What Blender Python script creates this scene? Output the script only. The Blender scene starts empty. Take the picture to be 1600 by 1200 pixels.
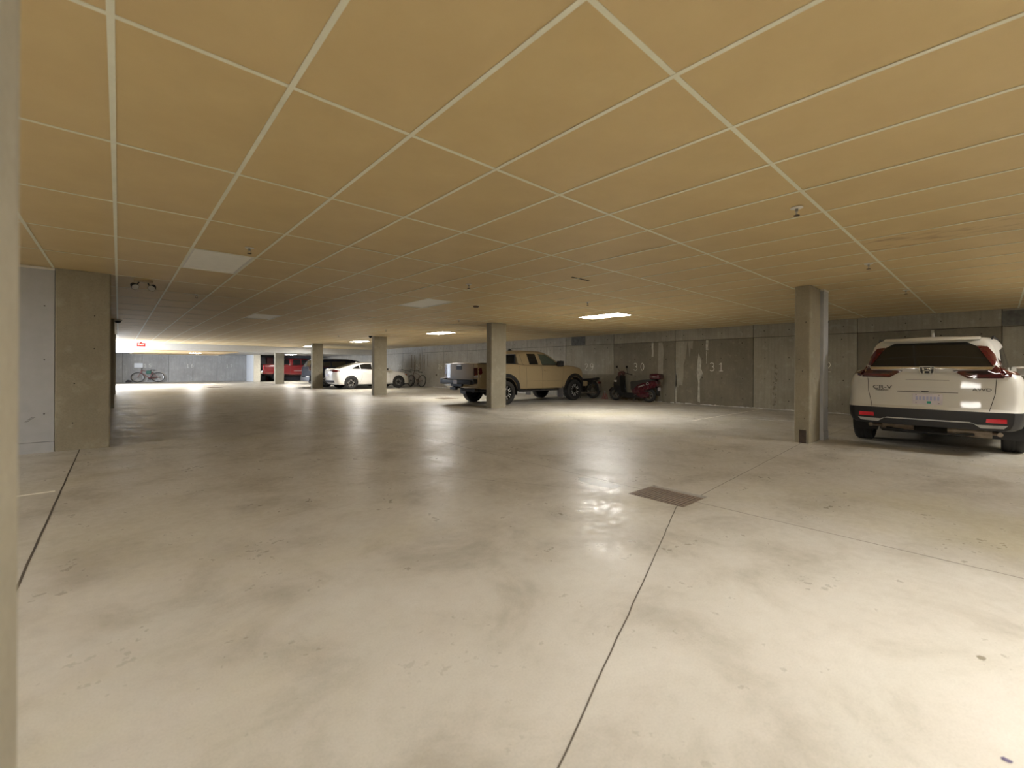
import bpy, bmesh, math, random
import numpy as np
from mathutils import Vector, Matrix
from mathutils.bvhtree import BVHTree

random.seed(7)
PI = math.pi
SC = bpy.context.scene
COL = SC.collection

# ------------------------------------------------------------------ camera
EYE = 1.1187            # eye height above the slab
CEIL = 2.4013           # underside of the ceiling grid
F_PX, YAW, HOR, ROLL = 683.44, 0.73247, 575.58, 0.00473
cam = bpy.data.cameras.new('camera')
cam_o = bpy.data.objects.new('camera', cam)
COL.objects.link(cam_o)
cam.sensor_width = 36.0
cam.lens = F_PX / 1600.0 * 36.0
cam.shift_y = -(600.0 - HOR) / 1600.0
cam.clip_start = 0.05
cam.clip_end = 200
cam_o.location = (0, 0, EYE)
cam_o.rotation_mode = 'QUATERNION'
_q = Matrix.Rotation(-YAW, 4, 'Z') @ Matrix.Rotation(PI / 2, 4, 'X') @ Matrix.Rotation(ROLL, 4, 'Z')
cam_o.rotation_quaternion = _q.to_quaternion()
cam.dof.use_dof = True
cam.dof.focus_distance = 8.0
cam.dof.aperture_fstop = 2.2
SC.camera = cam_o

# ------------------------------------------------------------------ light and exposure
SC.view_settings.view_transform = 'Standard'
SC.view_settings.look = 'None'
SC.view_settings.gamma = 1.0
SC.view_settings.use_curve_mapping = False
SC.view_settings.exposure = 0.75
world = bpy.data.worlds.new('world')
world.use_nodes = True
world.node_tree.nodes['Background'].inputs[0].default_value = (0.75, 0.85, 1.0, 1)
world.node_tree.nodes['Background'].inputs[1].default_value = 1.0
SC.world = world
LAMP = 40.0             # radiance of a lit ceiling fixture
LAMP_COL = (1.0, 0.965, 0.90)
day = bpy.data.lights.new('daylight', 'AREA')    # daylight falling through the garage door opening
day.shape = 'RECTANGLE'
day.size = 8.0
day.size_y = 1.8
day.energy = 800
day.color = (0.78, 0.86, 1.0)
day_o = bpy.data.objects.new('daylight', day)
day_o.location = (-0.74, 32.3, 1.10)
day_o.rotation_euler = (PI / 2, 0, -PI / 2)
COL.objects.link(day_o)


# ------------------------------------------------------------------ object helpers
def tag(o, label=None, cat=None, group=None, kind=None):
    if label: o['label'] = label
    if cat: o['category'] = cat
    if group: o['group'] = group
    if kind: o['kind'] = kind
    return o


def thing(name, label, cat, loc=(0, 0, 0), rz=0.0, group=None):
    o = bpy.data.objects.new(name, None)
    o.empty_display_size = 0.2
    COL.objects.link(o)
    o.location = loc
    o.rotation_euler = (0, 0, rz)
    return tag(o, label, cat, group)


def obj(name, bm, m, parent=None, smooth=None, loc=None):
    bmesh.ops.recalc_face_normals(bm, faces=bm.faces[:])
    me = bpy.data.meshes.new(name)
    if smooth is not None:
        for f in bm.faces: f.smooth = True
    bm.to_mesh(me)
    bm.free()
    if smooth is not None:
        me.set_sharp_from_angle(angle=math.radians(smooth))
    me.materials.append(m)
    o = bpy.data.objects.new(name, me)
    COL.objects.link(o)
    if parent: o.parent = parent
    if loc: o.location = loc
    return o


def struct(name, bm, m, smooth=None):
    return tag(obj(name, bm, m, None, smooth), kind='structure')


def dup(root, loc=None, rz=None, label=None, group=None):
    r = root.copy()
    COL.objects.link(r)
    if loc: r.location = loc
    if rz is not None: r.rotation_euler = (0, 0, rz)
    if label: r['label'] = label
    if group: r['group'] = group
    for ch in list(root.children):
        c = ch.copy(); COL.objects.link(c); c.parent = r
        for g in list(ch.children):
            d = g.copy(); COL.objects.link(d); d.parent = c
    return r


def dup_part(p, parent, loc=None, rot=None):
    c = p.copy(); COL.objects.link(c); c.parent = parent
    if loc: c.location = loc
    if rot: c.rotation_euler = rot
    for g in list(p.children):
        d = g.copy(); COL.objects.link(d); d.parent = c
    return c


# ------------------------------------------------------------------ shape helpers
def NB(): return bmesh.new()


def box(bm, x0, x1, y0, y1, z0, z1, rot=None, piv=None):
    vs = [bm.verts.new(p) for p in ((x0, y0, z0), (x1, y0, z0), (x1, y1, z0), (x0, y1, z0),
                                    (x0, y0, z1), (x1, y0, z1), (x1, y1, z1), (x0, y1, z1))]
    for f in ((0, 3, 2, 1), (4, 5, 6, 7), (0, 1, 5, 4), (1, 2, 6, 5), (2, 3, 7, 6), (3, 0, 4, 7)):
        bm.faces.new([vs[i] for i in f])
    if rot is not None:
        bmesh.ops.rotate(bm, verts=vs, cent=piv or ((x0 + x1) / 2, (y0 + y1) / 2, (z0 + z1) / 2), matrix=rot)
    return vs


def bevbox(bm, x0, x1, y0, y1, z0, z1, b=0.01, seg=2):
    t = NB()
    box(t, x0, x1, y0, y1, z0, z1)
    bmesh.ops.bevel(t, geom=t.edges[:], offset=b, segments=seg, affect='EDGES', profile=0.5)
    merge(bm, t)


def merge(bm, t, mtx=None):
    if mtx is not None: bmesh.ops.transform(t, matrix=mtx, verts=t.verts[:])
    me = bpy.data.meshes.new('tmp')
    t.to_mesh(me); t.free()
    bm.from_mesh(me)
    bpy.data.meshes.remove(me)


def tube(bm, pts, r, seg=8, caps=True):
    pts = [Vector(p) for p in pts]
    rr = r if isinstance(r, (list, tuple)) else [r] * len(pts)
    rings = []
    up = Vector((0.13, 0.31, 0.94)).normalized()
    for i, p in enumerate(pts):
        d = (pts[min(i + 1, len(pts) - 1)] - pts[max(i - 1, 0)]).normalized()
        a = d.cross(up)
        if a.length < 0.05: a = d.cross(Vector((1, 0, 0)))
        a.normalize(); b = d.cross(a)
        rings.append([bm.verts.new(p + (a * math.cos(2 * PI * k / seg) + b * math.sin(2 * PI * k / seg)) * rr[i]) for k in range(seg)])
    for i in range(len(rings) - 1):
        for k in range(seg):
            bm.faces.new((rings[i][k], rings[i][(k + 1) % seg], rings[i + 1][(k + 1) % seg], rings[i + 1][k]))
    if caps:
        bm.faces.new(rings[0][::-1]); bm.faces.new(rings[-1])


def lathe(bm, prof, seg=32, axis='Y', cen=(0, 0, 0), closed=False, ang=(0, 2 * PI)):
    """prof: list of (radius, offset along the axis)."""
    full = abs(ang[1] - ang[0] - 2 * PI) < 1e-6
    n = seg if full else seg + 1
    rings = []
    for k in range(n):
        a = ang[0] + (ang[1] - ang[0]) * k / seg
        c, s = math.cos(a), math.sin(a)
        row = []
        for (r, h) in prof:
            if axis == 'Y': p = (cen[0] + r * c, cen[1] + h, cen[2] + r * s)
            elif axis == 'Z': p = (cen[0] + r * c, cen[1] + r * s, cen[2] + h)
            else: p = (cen[0] + h, cen[1] + r * c, cen[2] + r * s)
            row.append(bm.verts.new(p))
        rings.append(row)
    m = len(prof)
    for k in range(seg):
        a, b = rings[k], rings[(k + 1) % n]
        for j in range(m if closed else m - 1):
            j2 = (j + 1) % m
            try: bm.faces.new((a[j], a[j2], b[j2], b[j]))
            except ValueError: pass


def cyl(bm, cen, r, h, axis='Z', seg=20, r2=None):
    r2 = r if r2 is None else r2
    lathe(bm, [(1e-4, -h / 2), (r, -h / 2), (r2, h / 2), (1e-4, h / 2)], seg, axis, cen)


def prism(bm, poly, a, b, axis='Y'):
    """poly in the plane across axis; Y: (x,z), X: (y,z), Z: (x,y)."""
    def P(p, t):
        if axis == 'Y': return (p[0], t, p[1])
        if axis == 'X': return (t, p[0], p[1])
        return (p[0], p[1], t)
    va = [bm.verts.new(P(p, a)) for p in poly]
    vb = [bm.verts.new(P(p, b)) for p in poly]
    bm.faces.new(va); bm.faces.new(vb[::-1])
    n = len(poly)
    for i in range(n):
        bm.faces.new((va[i], vb[i], vb[(i + 1) % n], va[(i + 1) % n]))


def ribbon_poly(pts, w):
    """outline of a polyline of width w (2D)."""
    L, R = [], []
    n = len(pts)
    for i, p in enumerate(pts):
        a = Vector(pts[max(i - 1, 0)]); b = Vector(pts[min(i + 1, n - 1)])
        d = (b - a).normalized(); nrm = Vector((-d.y, d.x)) * w / 2
        q = Vector(p)
        L.append(q + nrm); R.append(q - nrm)
    return L, R


def ribbon(bm, pts, w, fn, thick=None):
    """strip along a 2D polyline, mapped into space by fn(u, v, h)."""
    L, R = ribbon_poly(pts, w)
    h = thick or 0.0
    va = [bm.verts.new(fn(p.x, p.y, h)) for p in L]
    vb = [bm.verts.new(fn(p.x, p.y, h)) for p in R]
    ua = [bm.verts.new(fn(p.x, p.y, 0)) for p in L]
    ub = [bm.verts.new(fn(p.x, p.y, 0)) for p in R]
    for i in range(len(L) - 1):
        bm.faces.new((va[i], va[i + 1], vb[i + 1], vb[i]))
        bm.faces.new((ua[i], ua[i + 1], va[i + 1], va[i]))
        bm.faces.new((vb[i], vb[i + 1], ub[i + 1], ub[i]))
    bm.faces.new((ua[0], va[0], vb[0], ub[0])); bm.faces.new((ua[-1], va[-1], vb[-1], ub[-1]))


def arc(cx, cy, rx, ry, a0, a1, n=10):
    return [(cx + rx * math.cos(math.radians(a0 + (a1 - a0) * k / n)), cy + ry * math.sin(math.radians(a0 + (a1 - a0) * k / n))) for k in range(n + 1)]


# ------------------------------------------------------------------ materials
MATS = {}


class NT:
    def __init__(s, name):
        s.m = bpy.data.materials.new(name); s.m.use_nodes = True
        s.t = s.m.node_tree; s.b = s.t.nodes['Principled BSDF']
    def n(s, typ, **kw):
        nd = s.t.nodes.new(typ)
        for k, v in kw.items(): setattr(nd, k, v)
        return nd
    def l(s, a, b): s.t.links.new(a, b)
    def coord(s, scale=(1, 1, 1)):
        if not hasattr(s, 'tc'): s.tc = s.n('ShaderNodeTexCoord')
        mp = s.n('ShaderNodeMapping'); mp.inputs['Scale'].default_value = scale
        s.l(s.tc.outputs['Object'], mp.inputs['Vector'])
        return mp.outputs['Vector']
    def noise(s, scale, detail=4, rough=0.55, stretch=(1, 1, 1), dist=0.0):
        nz = s.n('ShaderNodeTexNoise')
        nz.inputs['Scale'].default_value = scale; nz.inputs['Detail'].default_value = detail
        nz.inputs['Roughness'].default_value = rough; nz.inputs['Distortion'].default_value = dist
        s.l(s.coord(stretch), nz.inputs['Vector'])
        return nz.outputs['Fac']
    def ramp(s, fac, stops):
        r = s.n('ShaderNodeValToRGB')
        e = r.color_ramp.elements
        while len(e) < len(stops): e.new(0.5)
        for i, (p, c) in enumerate(stops):
            e[i].position = p
            e[i].color = (c, c, c, 1) if not isinstance(c, (tuple, list)) else (*c, 1)
        s.l(fac, r.inputs['Fac'])
        return r.outputs['Color']
    def mix(s, fac, a, b, mode='MIX'):
        mx = s.n('ShaderNodeMix', data_type='RGBA', blend_type=mode)
        for sock, v in ((mx.inputs[0], fac), (mx.inputs[6], a), (mx.inputs[7], b)):
            if isinstance(v, (int, float)): sock.default_value = v if sock == mx.inputs[0] else (v, v, v, 1)
            elif isinstance(v, (tuple, list)): sock.default_value = (*v, 1)
            else: s.l(v, sock)
        return mx.outputs[2]
    def maprange(s, fac, a, b, c, d):
        r = s.n('ShaderNodeMapRange')
        for i, v in zip((1, 2, 3, 4), (a, b, c, d)): r.inputs[i].default_value = v
        s.l(fac, r.inputs[0]); return r.outputs[0]
    def bump(s, h, strength=0.2, dist=0.01):
        b = s.n('ShaderNodeBump'); b.inputs['Strength'].default_value = strength; b.inputs['Distance'].default_value = dist
        s.l(h, b.inputs['Height']); s.l(b.outputs['Normal'], s.b.inputs['Normal'])
    def base(s, c):
        if isinstance(c, (tuple, list)): s.b.inputs['Base Color'].default_value = (*c, 1)
        else: s.l(c, s.b.inputs['Base Color'])
    def rough(s, r):
        if isinstance(r, (int, float)): s.b.inputs['Roughness'].default_value = r
        else: s.l(r, s.b.inputs['Roughness'])


def simple(name, col, rough=0.5, metal=0.0, coat=0.0, var=0.06, emit=None, estr=0.0, spec=0.5):
    if name in MATS: return MATS[name]
    t = NT(name)
    nz = t.noise(9.0, 3)
    c2 = tuple(max(0, c * (1 - var)) for c in col); c1 = tuple(min(1, c * (1 + var)) for c in col)
    t.base(t.ramp(nz, [(0.3, c2), (0.7, c1)]))
    t.rough(rough)
    t.b.inputs['Metallic'].default_value = metal
    t.b.inputs['Coat Weight'].default_value = coat
    t.b.inputs['Coat Roughness'].default_value = 0.04
    t.b.inputs['Specular IOR Level'].default_value = spec
    if emit:
        t.b.inputs['Emission Color'].default_value = (*emit, 1)
        t.b.inputs['Emission Strength'].default_value = estr
    MATS[name] = t.m
    return t.m


def concrete(name, base, dark, pale=None, streak=0.5, rough=0.85, boards=0.0):
    t = NT(name)
    big = t.noise(1.1, 6, 0.62)
    mid = t.noise(6.0, 5, 0.6)
    fine = t.noise(60.0, 3, 0.6)
    vert = t.noise(2.2, 5, 0.6, (5.0, 5.0, 0.55), 0.3)
    c = t.ramp(big, [(0.3, dark), (0.68, base)])
    c = t.mix(t.maprange(vert, 0.35, 0.7, 0.0, streak), c, tuple(x * 0.62 for x in base))
    if pale: c = t.mix(t.maprange(mid, 0.55, 0.75, 0, 0.55), c, pale)
    c = t.mix(0.35, c, t.ramp(fine, [(0.25, 0.62), (0.6, 1.0)]), 'MULTIPLY')
    if boards:
        wv = t.n('ShaderNodeTexWave', wave_type='BANDS', bands_direction='Y')
        wv.inputs['Scale'].default_value = 1.7; wv.inputs['Distortion'].default_value = 1.5
        wv.inputs['Detail'].default_value = 3; wv.inputs['Detail Scale'].default_value = 4
        t.l(t.coord((1, 2.2, 0.2)), wv.inputs['Vector'])
        c = t.mix(boards, c, t.ramp(wv.outputs['Fac'], [(0.1, 0.55), (0.6, 1.0)]), 'MULTIPLY')
    t.base(c)
    t.rough(rough)
    pit = t.noise(35.0, 2, 0.5)
    t.bump(t.mix(0.5, t.ramp(pit, [(0.28, 0.0), (0.36, 1.0)]), mid), 0.35, 0.006)
    MATS[name] = t.m
    return t.m


M_con_col = concrete('concrete_column', (0.38, 0.34, 0.255), (0.27, 0.24, 0.175), (0.45, 0.42, 0.33), 0.30)
M_con_light = concrete('concrete_wall_pale', (0.44, 0.41, 0.35), (0.31, 0.29, 0.245), (0.52, 0.50, 0.44), 0.55, boards=0.45)
M_con_mid = concrete('concrete_wall_mid', (0.40, 0.37, 0.295), (0.29, 0.265, 0.205), (0.48, 0.455, 0.38), 0.45, boards=0.10)
M_con_dark = concrete('concrete_wall_damp', (0.25, 0.222, 0.165), (0.175, 0.155, 0.113), (0.32, 0.29, 0.225), 0.4)
M_con_far = concrete('concrete_wall_grey', (0.42, 0.41, 0.385), (0.30, 0.29, 0.27), (0.5, 0.5, 0.48), 0.55, boards=0.2)
M_wallgrey = simple('blue_grey_paint', (0.36, 0.37, 0.41), 0.6, var=0.05)
M_white_wall = simple('white_wall_paint', (0.66, 0.67, 0.68), 0.6, var=0.03)
M_cream = simple('cream_trim', (0.62, 0.56, 0.44), 0.5)
M_panelboard = simple('painted_board', (0.44, 0.45, 0.47), 0.55, var=0.04)


def floor_mat():
    t = NT('polished_concrete_floor')
    big = t.noise(0.35, 5, 0.6, dist=0.5)
    mid = t.noise(1.6, 7, 0.65, dist=0.4)
    mott = t.noise(9.0, 6, 0.7)
    fine = t.noise(130.0, 2, 0.5)
    c = t.ramp(mid, [(0.34, (0.375, 0.345, 0.292)), (0.5, (0.49, 0.46, 0.405)), (0.72, (0.545, 0.52, 0.47))])
    c = t.mix(t.maprange(big, 0.50, 0.66, 0, 0.7), c, (0.47, 0.43, 0.31))
    c = t.mix(t.maprange(mott, 0.5, 0.8, 0, 0.22), c, (0.37, 0.345, 0.295))
    c = t.mix(0.30, c, t.ramp(fine, [(0.3, 0.72), (0.6, 1.0)]), 'MULTIPLY')
    drops = t.noise(5.5, 0, 0.0, (1, 1, 1))
    c = t.mix(t.maprange(drops, 0.90, 0.93, 0, 0.3), c, (0.30, 0.27, 0.215))
    t.base(c)
    rg = t.mix(0.5, t.noise(2.5, 6, 0.7, dist=0.6), t.noise(18.0, 4, 0.6))
    t.rough(t.maprange(rg, 0.38, 0.62, 0.26, 0.56))
    t.b.inputs['Specular IOR Level'].default_value = 0.5
    t.bump(t.mix(0.6, t.noise(3.0, 4, 0.5), t.noise(90, 2, 0.5)), 0.10, 0.006)
    return t.m


def tile_mat():
    t = NT('tan_ceiling_tile')
    oi = t.n('ShaderNodeObjectInfo')
    n1 = t.noise(2.5, 4, 0.6)
    n2 = t.noise(26.0, 3, 0.65, dist=1.0)
    c = t.ramp(n1, [(0.3, (0.60, 0.45, 0.225)), (0.7, (0.66, 0.51, 0.26))])
    c = t.mix(t.maprange(oi.outputs['Random'], 0, 1, 0.0, 0.22), c, (0.60, 0.45, 0.26))
    c = t.mix(t.maprange(n2, 0.66, 0.80, 0, 0.35), c, (0.66, 0.53, 0.31))
    t.base(c)
    t.rough(0.5)
    t.b.inputs['Specular IOR Level'].default_value = 0.45
    t.bump(t.noise(3.0, 3, 0.5), 0.25, 0.01)
    return t.m


M_floor = floor_mat()
M_tile = tile_mat()
def stain_mat():
    t = NT('stained_ceiling_tile')
    nz = t.noise(3.2, 5, 0.65, (2.6, 1.0, 1.0), 0.6)
    c = t.mix(t.maprange(nz, 0.50, 0.66, 0, 0.75), (0.63, 0.48, 0.245), (0.32, 0.19, 0.10))
    t.base(c); t.rough(0.55)
    return t.m


M_tile_stain = stain_mat()
M_tee = simple('grid_bar_enamel', (0.80, 0.79, 0.64), 0.42, var=0.04)
M_joint = simple('joint_sealant', (0.07, 0.055, 0.04), 0.8)
M_paint = simple('worn_white_marking', (0.93, 0.90, 0.81), 0.8, var=0.05)
M_efflor = simple('efflorescence', (0.46, 0.44, 0.37), 0.9, var=0.25)
M_efflow = simple('lime_crust', (0.66, 0.66, 0.63), 0.9, var=0.25)
M_patch = simple('grey_patch_mortar', (0.13, 0.13, 0.12), 0.9, var=0.25)
M_hole = simple('dark_hole', (0.035, 0.03, 0.022), 0.9)
M_rust = simple('rusty_plate', (0.075, 0.055, 0.042), 0.7, 0.2, var=0.3)
M_grate = simple('cast_iron_grate', (0.24, 0.185, 0.145), 0.6, 0.4, var=0.3)
M_lens_off = simple('unlit_lens', (0.90, 0.88, 0.80), 0.4, var=0.03)
M_lens = simple('lit_diffuser', (0.9, 0.9, 0.85), 0.5, emit=LAMP_COL, estr=LAMP, var=0.0)
M_white_pl = simple('white_plastic', (0.72, 0.70, 0.65), 0.4)
M_black_pl = simple('black_plastic', (0.018, 0.018, 0.02), 0.55)
M_trim_bk = simple('dark_trim_plastic', (0.012, 0.012, 0.014), 0.5)
M_rubber = simple('tyre_rubber', (0.022, 0.021, 0.02), 0.75)
M_chrome = simple('chrome', (0.75, 0.74, 0.72), 0.12, 1.0, var=0.02)
M_steel = simple('brushed_steel', (0.42, 0.41, 0.39), 0.35, 1.0)
M_silver = simple('silver_paint', (0.45, 0.45, 0.44), 0.35, 0.7)
M_glass_dk = simple('tinted_glass', (0.010, 0.011, 0.012), 0.05, spec=0.7)
M_glass_lt = simple('clear_side_glass', (0.07, 0.09, 0.075), 0.05, spec=0.8)
M_lamp_red = simple('red_lamp_lens', (0.085, 0.004, 0.007), 0.12, coat=1.0)
M_lamp_dk = simple('smoked_lamp_lens', (0.065, 0.004, 0.008), 0.08, coat=1.0)
M_refl = simple('red_reflector', (0.62, 0.012, 0.03), 0.25, coat=0.6)
M_lamp_cl = simple('clear_lamp_lens', (0.5, 0.48, 0.45), 0.1, coat=1.0)
M_amber = simple('amber_lens', (0.5, 0.13, 0.02), 0.15, coat=1.0)
M_plate = simple('plate_white', (0.60, 0.56, 0.60), 0.45, var=0.08)
M_plate_ink = simple('plate_faint_ink', (0.40, 0.42, 0.62), 0.5)
M_green = simple('plate_green', (0.02, 0.30, 0.20), 0.5)
M_seam = simple('panel_gap', (0.045, 0.042, 0.038), 0.7)
M_under = simple('underbody', (0.03, 0.027, 0.024), 0.8, var=0.4)
M_muffler = simple('dull_muffler_steel', (0.30, 0.25, 0.20), 0.5, 0.7, var=0.3)

# ------------------------------------------------------------------ the setting: floor
XW, YF = 13.69, 41.0          # right wall, far wall
XL, YB = -7.0, -9.0           # left wall, wall behind the camera
DR = (3.40, 3.84, 1.70, 2.22)  # drain pit


def grid_slab(bm, xs, ys, z, holes, depth):
    V = {}
    def v(i, j):
        if (i, j) not in V: V[(i, j)] = bm.verts.new((xs[i], ys[j], z))
        return V[(i, j)]
    for i in range(len(xs) - 1):
        for j in range(len(ys) - 1):
            if (i, j) in holes: continue
            bm.faces.new((v(i, j), v(i + 1, j), v(i + 1, j + 1), v(i, j + 1)))
    for (i, j) in holes:
        x0, x1, y0, y1 = xs[i], xs[i + 1], ys[j], ys[j + 1]
        t = [bm.verts.new(p) for p in ((x0, y0, z), (x1, y0, z), (x1, y1, z), (x0, y1, z))]
        b = [bm.verts.new(p) for p in ((x0, y0, z - depth), (x1, y0, z - depth), (x1, y1, z - depth), (x0, y1, z - depth))]
        for k in range(4): bm.faces.new((t[k], t[(k + 1) % 4], b[(k + 1) % 4], b[k]))
        bm.faces.new(b)


bm = NB()
grid_slab(bm, [XL - .3, DR[0], DR[1], XW + .3], [YB - .3, DR[2], DR[3], YF + .3], 0.0, {(1, 1)}, 0.22)
me_floor = bpy.data.meshes.new('floor')
bm.to_mesh(me_floor); bm.free()
me_floor.materials.append(M_floor)
floor = bpy.data.objects.new('floor', me_floor); COL.objects.link(floor); floor['kind'] = 'structure'


def floor_line(pts, w, m, name='control_joint', z=0.0012):
    b = NB()
    L, R = ribbon_poly(pts, w)
    va = [b.verts.new((p.x, p.y, z)) for p in L]; vb = [b.verts.new((p.x, p.y, z)) for p in R]
    for i in range(len(L) - 1): b.faces.new((va[i], va[i + 1], vb[i + 1], vb[i]))
    return obj(name, b, m, floor)


def wobble(a, b, n, amp):
    return [(a[0] + (b[0] - a[0]) * k / n + random.uniform(-amp, amp), a[1] + (b[1] - a[1]) * k / n + random.uniform(-amp, amp)) for k in range(n + 1)]


floor_line(wobble((3.62, 1.70), (3.64, YB), 50, .002), .006, M_joint)
floor_line(wobble((3.62, 2.22), (3.70, 12.0), 60, .002), .005, M_joint)
floor_line(wobble((-0.36, YB), (-0.385, 8.25), 60, .002), .012, M_joint)
floor_line(wobble((3.42, 1.76), (0.6, 0.70), 30, .003), .006, M_joint)
floor_line(wobble((3.84, 1.76), (7.7, 2.0), 30, .003), .005, M_joint)
floor_line(wobble((8.3, 1.95), (XW, 1.95), 20, .003), .005, M_joint)
floor_line(wobble((1.9, 4.9), (3.3, 2.45), 30, .004), .003, M_joint)

# worn stall lines, one per bay, from the wall to the aisle
for yy in (-0.7, 1.9 + 2.55, 4.45 + 2.55, 9.55, 12.1, 14.6, 17.0, 19.5, 22.0):
    pts = wobble((XW - 0.15, yy), (9.2, yy), 26, .012)
    floor_line(pts, 0.045 if yy == 4.45 else 0.03, M_paint, 'stall_line', 0.0016)
bmj = NB()   # left stall line in the foreground
floor_line(wobble((-0.42, 5.64), (-1.15, 5.60), 8, .003), .05, M_paint, 'stall_line', 0.0016)


def blob(bm, cx, cy, rx, ry, z, n=18, jag=0.35, ax='Z'):
    vs = []
    for k in range(n):
        a = 2 * PI * k / n; q = 1 + random.uniform(-jag, jag)
        u, w = cx + rx * q * math.cos(a), cy + ry * q * math.sin(a)
        vs.append(bm.verts.new((u, w, z) if ax == 'Z' else (z, u, w)))
    bm.faces.new(vs)


bm = NB()   # white salt residue patches near the wall
for (x, y, rx, ry) in ((10.7, 3.45, .10, .22), (10.9, 3.05, .12, .26), (10.4, 3.75, .05, .1), (10.45, 4.35, .04, .10), (8.9, 2.0, .05, .10), (9.2, 2.25, .07, .05), (11.1, 3.5, .05, .14), (9.7, 2.6, .04, .09)):
    blob(bm, x, y, rx, ry, 0.002 + random.random() * .0005)
tag(obj('salt_residue', bm, M_efflow, floor), kind='stuff')
bm = NB()   # dark damp marks, oil drips
for (x, y, rx, ry) in ((2.5, .04, .018, .014), (3.50, 2.62, .10, .26)):
    blob(bm, x, y, rx, ry, 0.0010, 14, .2)
tag(obj('oil_mark', bm, simple('oil_mark', (0.20, 0.175, 0.13), 0.35, var=.2), floor), kind='stuff')
bm = NB()
blob(bm, 1.90, -0.02, .010, .012, .0015, 12, .15)
obj('ink_spot', bm, simple('ink_spot', (0.12, 0.10, 0.17), 0.5), floor)

# drain grates
def make_drain(loc, label, group='square floor drains along the aisle'):
    t = thing('floor_drain', label, 'drain', loc)
    b = NB()
    box(b, -.22, .175, -.26, -.235, -.035, -.004); box(b, -.22, .175, .235, .26, -.035, -.004)
    box(b, -.22, -.195, -.235, .235, -.035, -.004); box(b, .15, .175, -.235, .235, -.035, -.004)
    obj('grate_frame', b, M_grate, t)
    first = None
    n = 15
    for k in range(n):
        y = -.235 + .47 * (k + .5) / n
        if first is None:
            b = NB(); box(b, -.195, .15, -.0085, .0085, -.03, -.004)
            first = obj('grate_bar', b, M_grate, t, loc=(0, y, 0))
        else: dup_part(first, t, (0, y, 0))
    b = NB(); box(b, -.195, .15, -.012, .012, -.034, -.012); obj('cross_bar', b, M_grate, t)
    return t


drain = make_drain((3.62, 1.96, 0), 'rusty iron floor drain grate in the foreground where the floor joints meet', None)
for (x, y, lab) in ((9.0, 13.6, 'distant floor drain grate behind the tan pickup truck'), (3.9, 28.6, 'distant floor drain grate on the sunlit slab before the far wall')):
    d = thing('floor_drain', lab, 'drain', (x, y, 0))
    b = NB(); box(b, -.32, .32, -.32, .32, .0005, .006); obj('grate_frame', b, M_grate, d)
    b = NB()
    for k in range(12): box(b, -.29, .29, -.29 + .05 * k, -.265 + .05 * k, .006, .009)
    obj('grate_bar', b, M_grate, d)

# ------------------------------------------------------------------ walls
WH = 2.55


def wall_box(name, x0, x1, y0, y1, z0, z1, m):
    b = NB(); box(b, x0, x1, y0, y1, z0, z1)
    return struct(name, b, m)


wall_right = wall_box('wall_right', XW + .03, XW + .30, YB, YF + .3, 0, WH, M_joint)
wall_far = wall_box('wall_far', XL, XW, YF + .03, YF + .30, 0, WH, M_joint)
wall_back = wall_box('wall_back', XL, XW, YB - .30, YB, 0, WH, M_con_mid)
b = NB()
box(b, XL - .3, XL, YB, YF + .3, 0, WH)
wall_left = struct('wall_left', b, M_con_mid)
b = NB(); box(b, -.92, -.76, 8.48, 28.2, 0, CEIL - .002); box(b, -.92, -.76, 36.4, YF, 0, CEIL - .4); struct('wall_daylight_block', b, M_con_mid)  # unseen wall added to hold back the daylight and frame its opening
b = NB(); box(b, -.96, -.74, 28.12, 28.2, 0, 2.25); box(b, -.96, -.74, 36.4, 36.48, 0, 2.05); struct('door_1', b, M_silver)

# the right wall: cast panels, lower bays and a pour band above
JY = [-9.0, -7.25, -4.85, -2.45, -0.05, 2.35, 4.75, 7.15, 9.56, 11.9, 14.2, 16.5, 18.75, 21.0, 23.4, 25.8, 28.2, 30.6, 33.2, 35.8, 38.4, 41.0]
ZH = 2.045
lowm = {-0.05: M_con_dark, 2.35: M_con_mid, 4.75: M_con_dark, 7.15: M_con_dark, 9.56: M_con_mid}
for a, c in zip(JY[:-1], JY[1:]):
    b = NB()
    g = .006
    pr = random.uniform(-.006, .004)
    bevbox(b, XW + pr, XW + .05, a + g, c - g, 0, ZH - .008, .004, 1)
    m = lowm.get(a, M_con_light if a > 9 else M_con_mid)
    obj('wall_panel', b, m, wall_right)
    b = NB()
    bevbox(b, XW - .004, XW + .05, a + g, c - g, ZH + .004, WH, .004, 1)
    obj('upper_panel', b, M_con_light if a > 11 else M_con_mid, wall_right)
# tie holes and form marks
bm = NB()
for a, c in zip(JY[3:16], JY[4:17]):
    for k in range(4):
        y = a + (c - a) * (k + .5) / 4
        for z in (.25, .85, 1.45, 1.9, 2.22):
            if random.random() < .2: continue
            cyl(bm, (XW - .007, y + random.uniform(-.02, .02), z), .014, .004, 'X', 8)
tag(obj('tie_hole', bm, M_hole, wall_right), kind='stuff')


def wall_poly(pts, m, name, dx=.009):
    b = NB(); prism(b, pts, XW - dx, XW - .001, 'X')
    return obj(name, b, m, wall_right)


def rag(y0, y1, z0, z1, n=7, j=.02):
    L = [(y0 + random.uniform(-j, j), z0 + (z1 - z0) * k / n) for k in range(n + 1)]
    R = [(y1 + random.uniform(-j, j), z1 + (z0 - z1) * k / n) for k in range(n + 1)]
    return L + R


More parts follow.
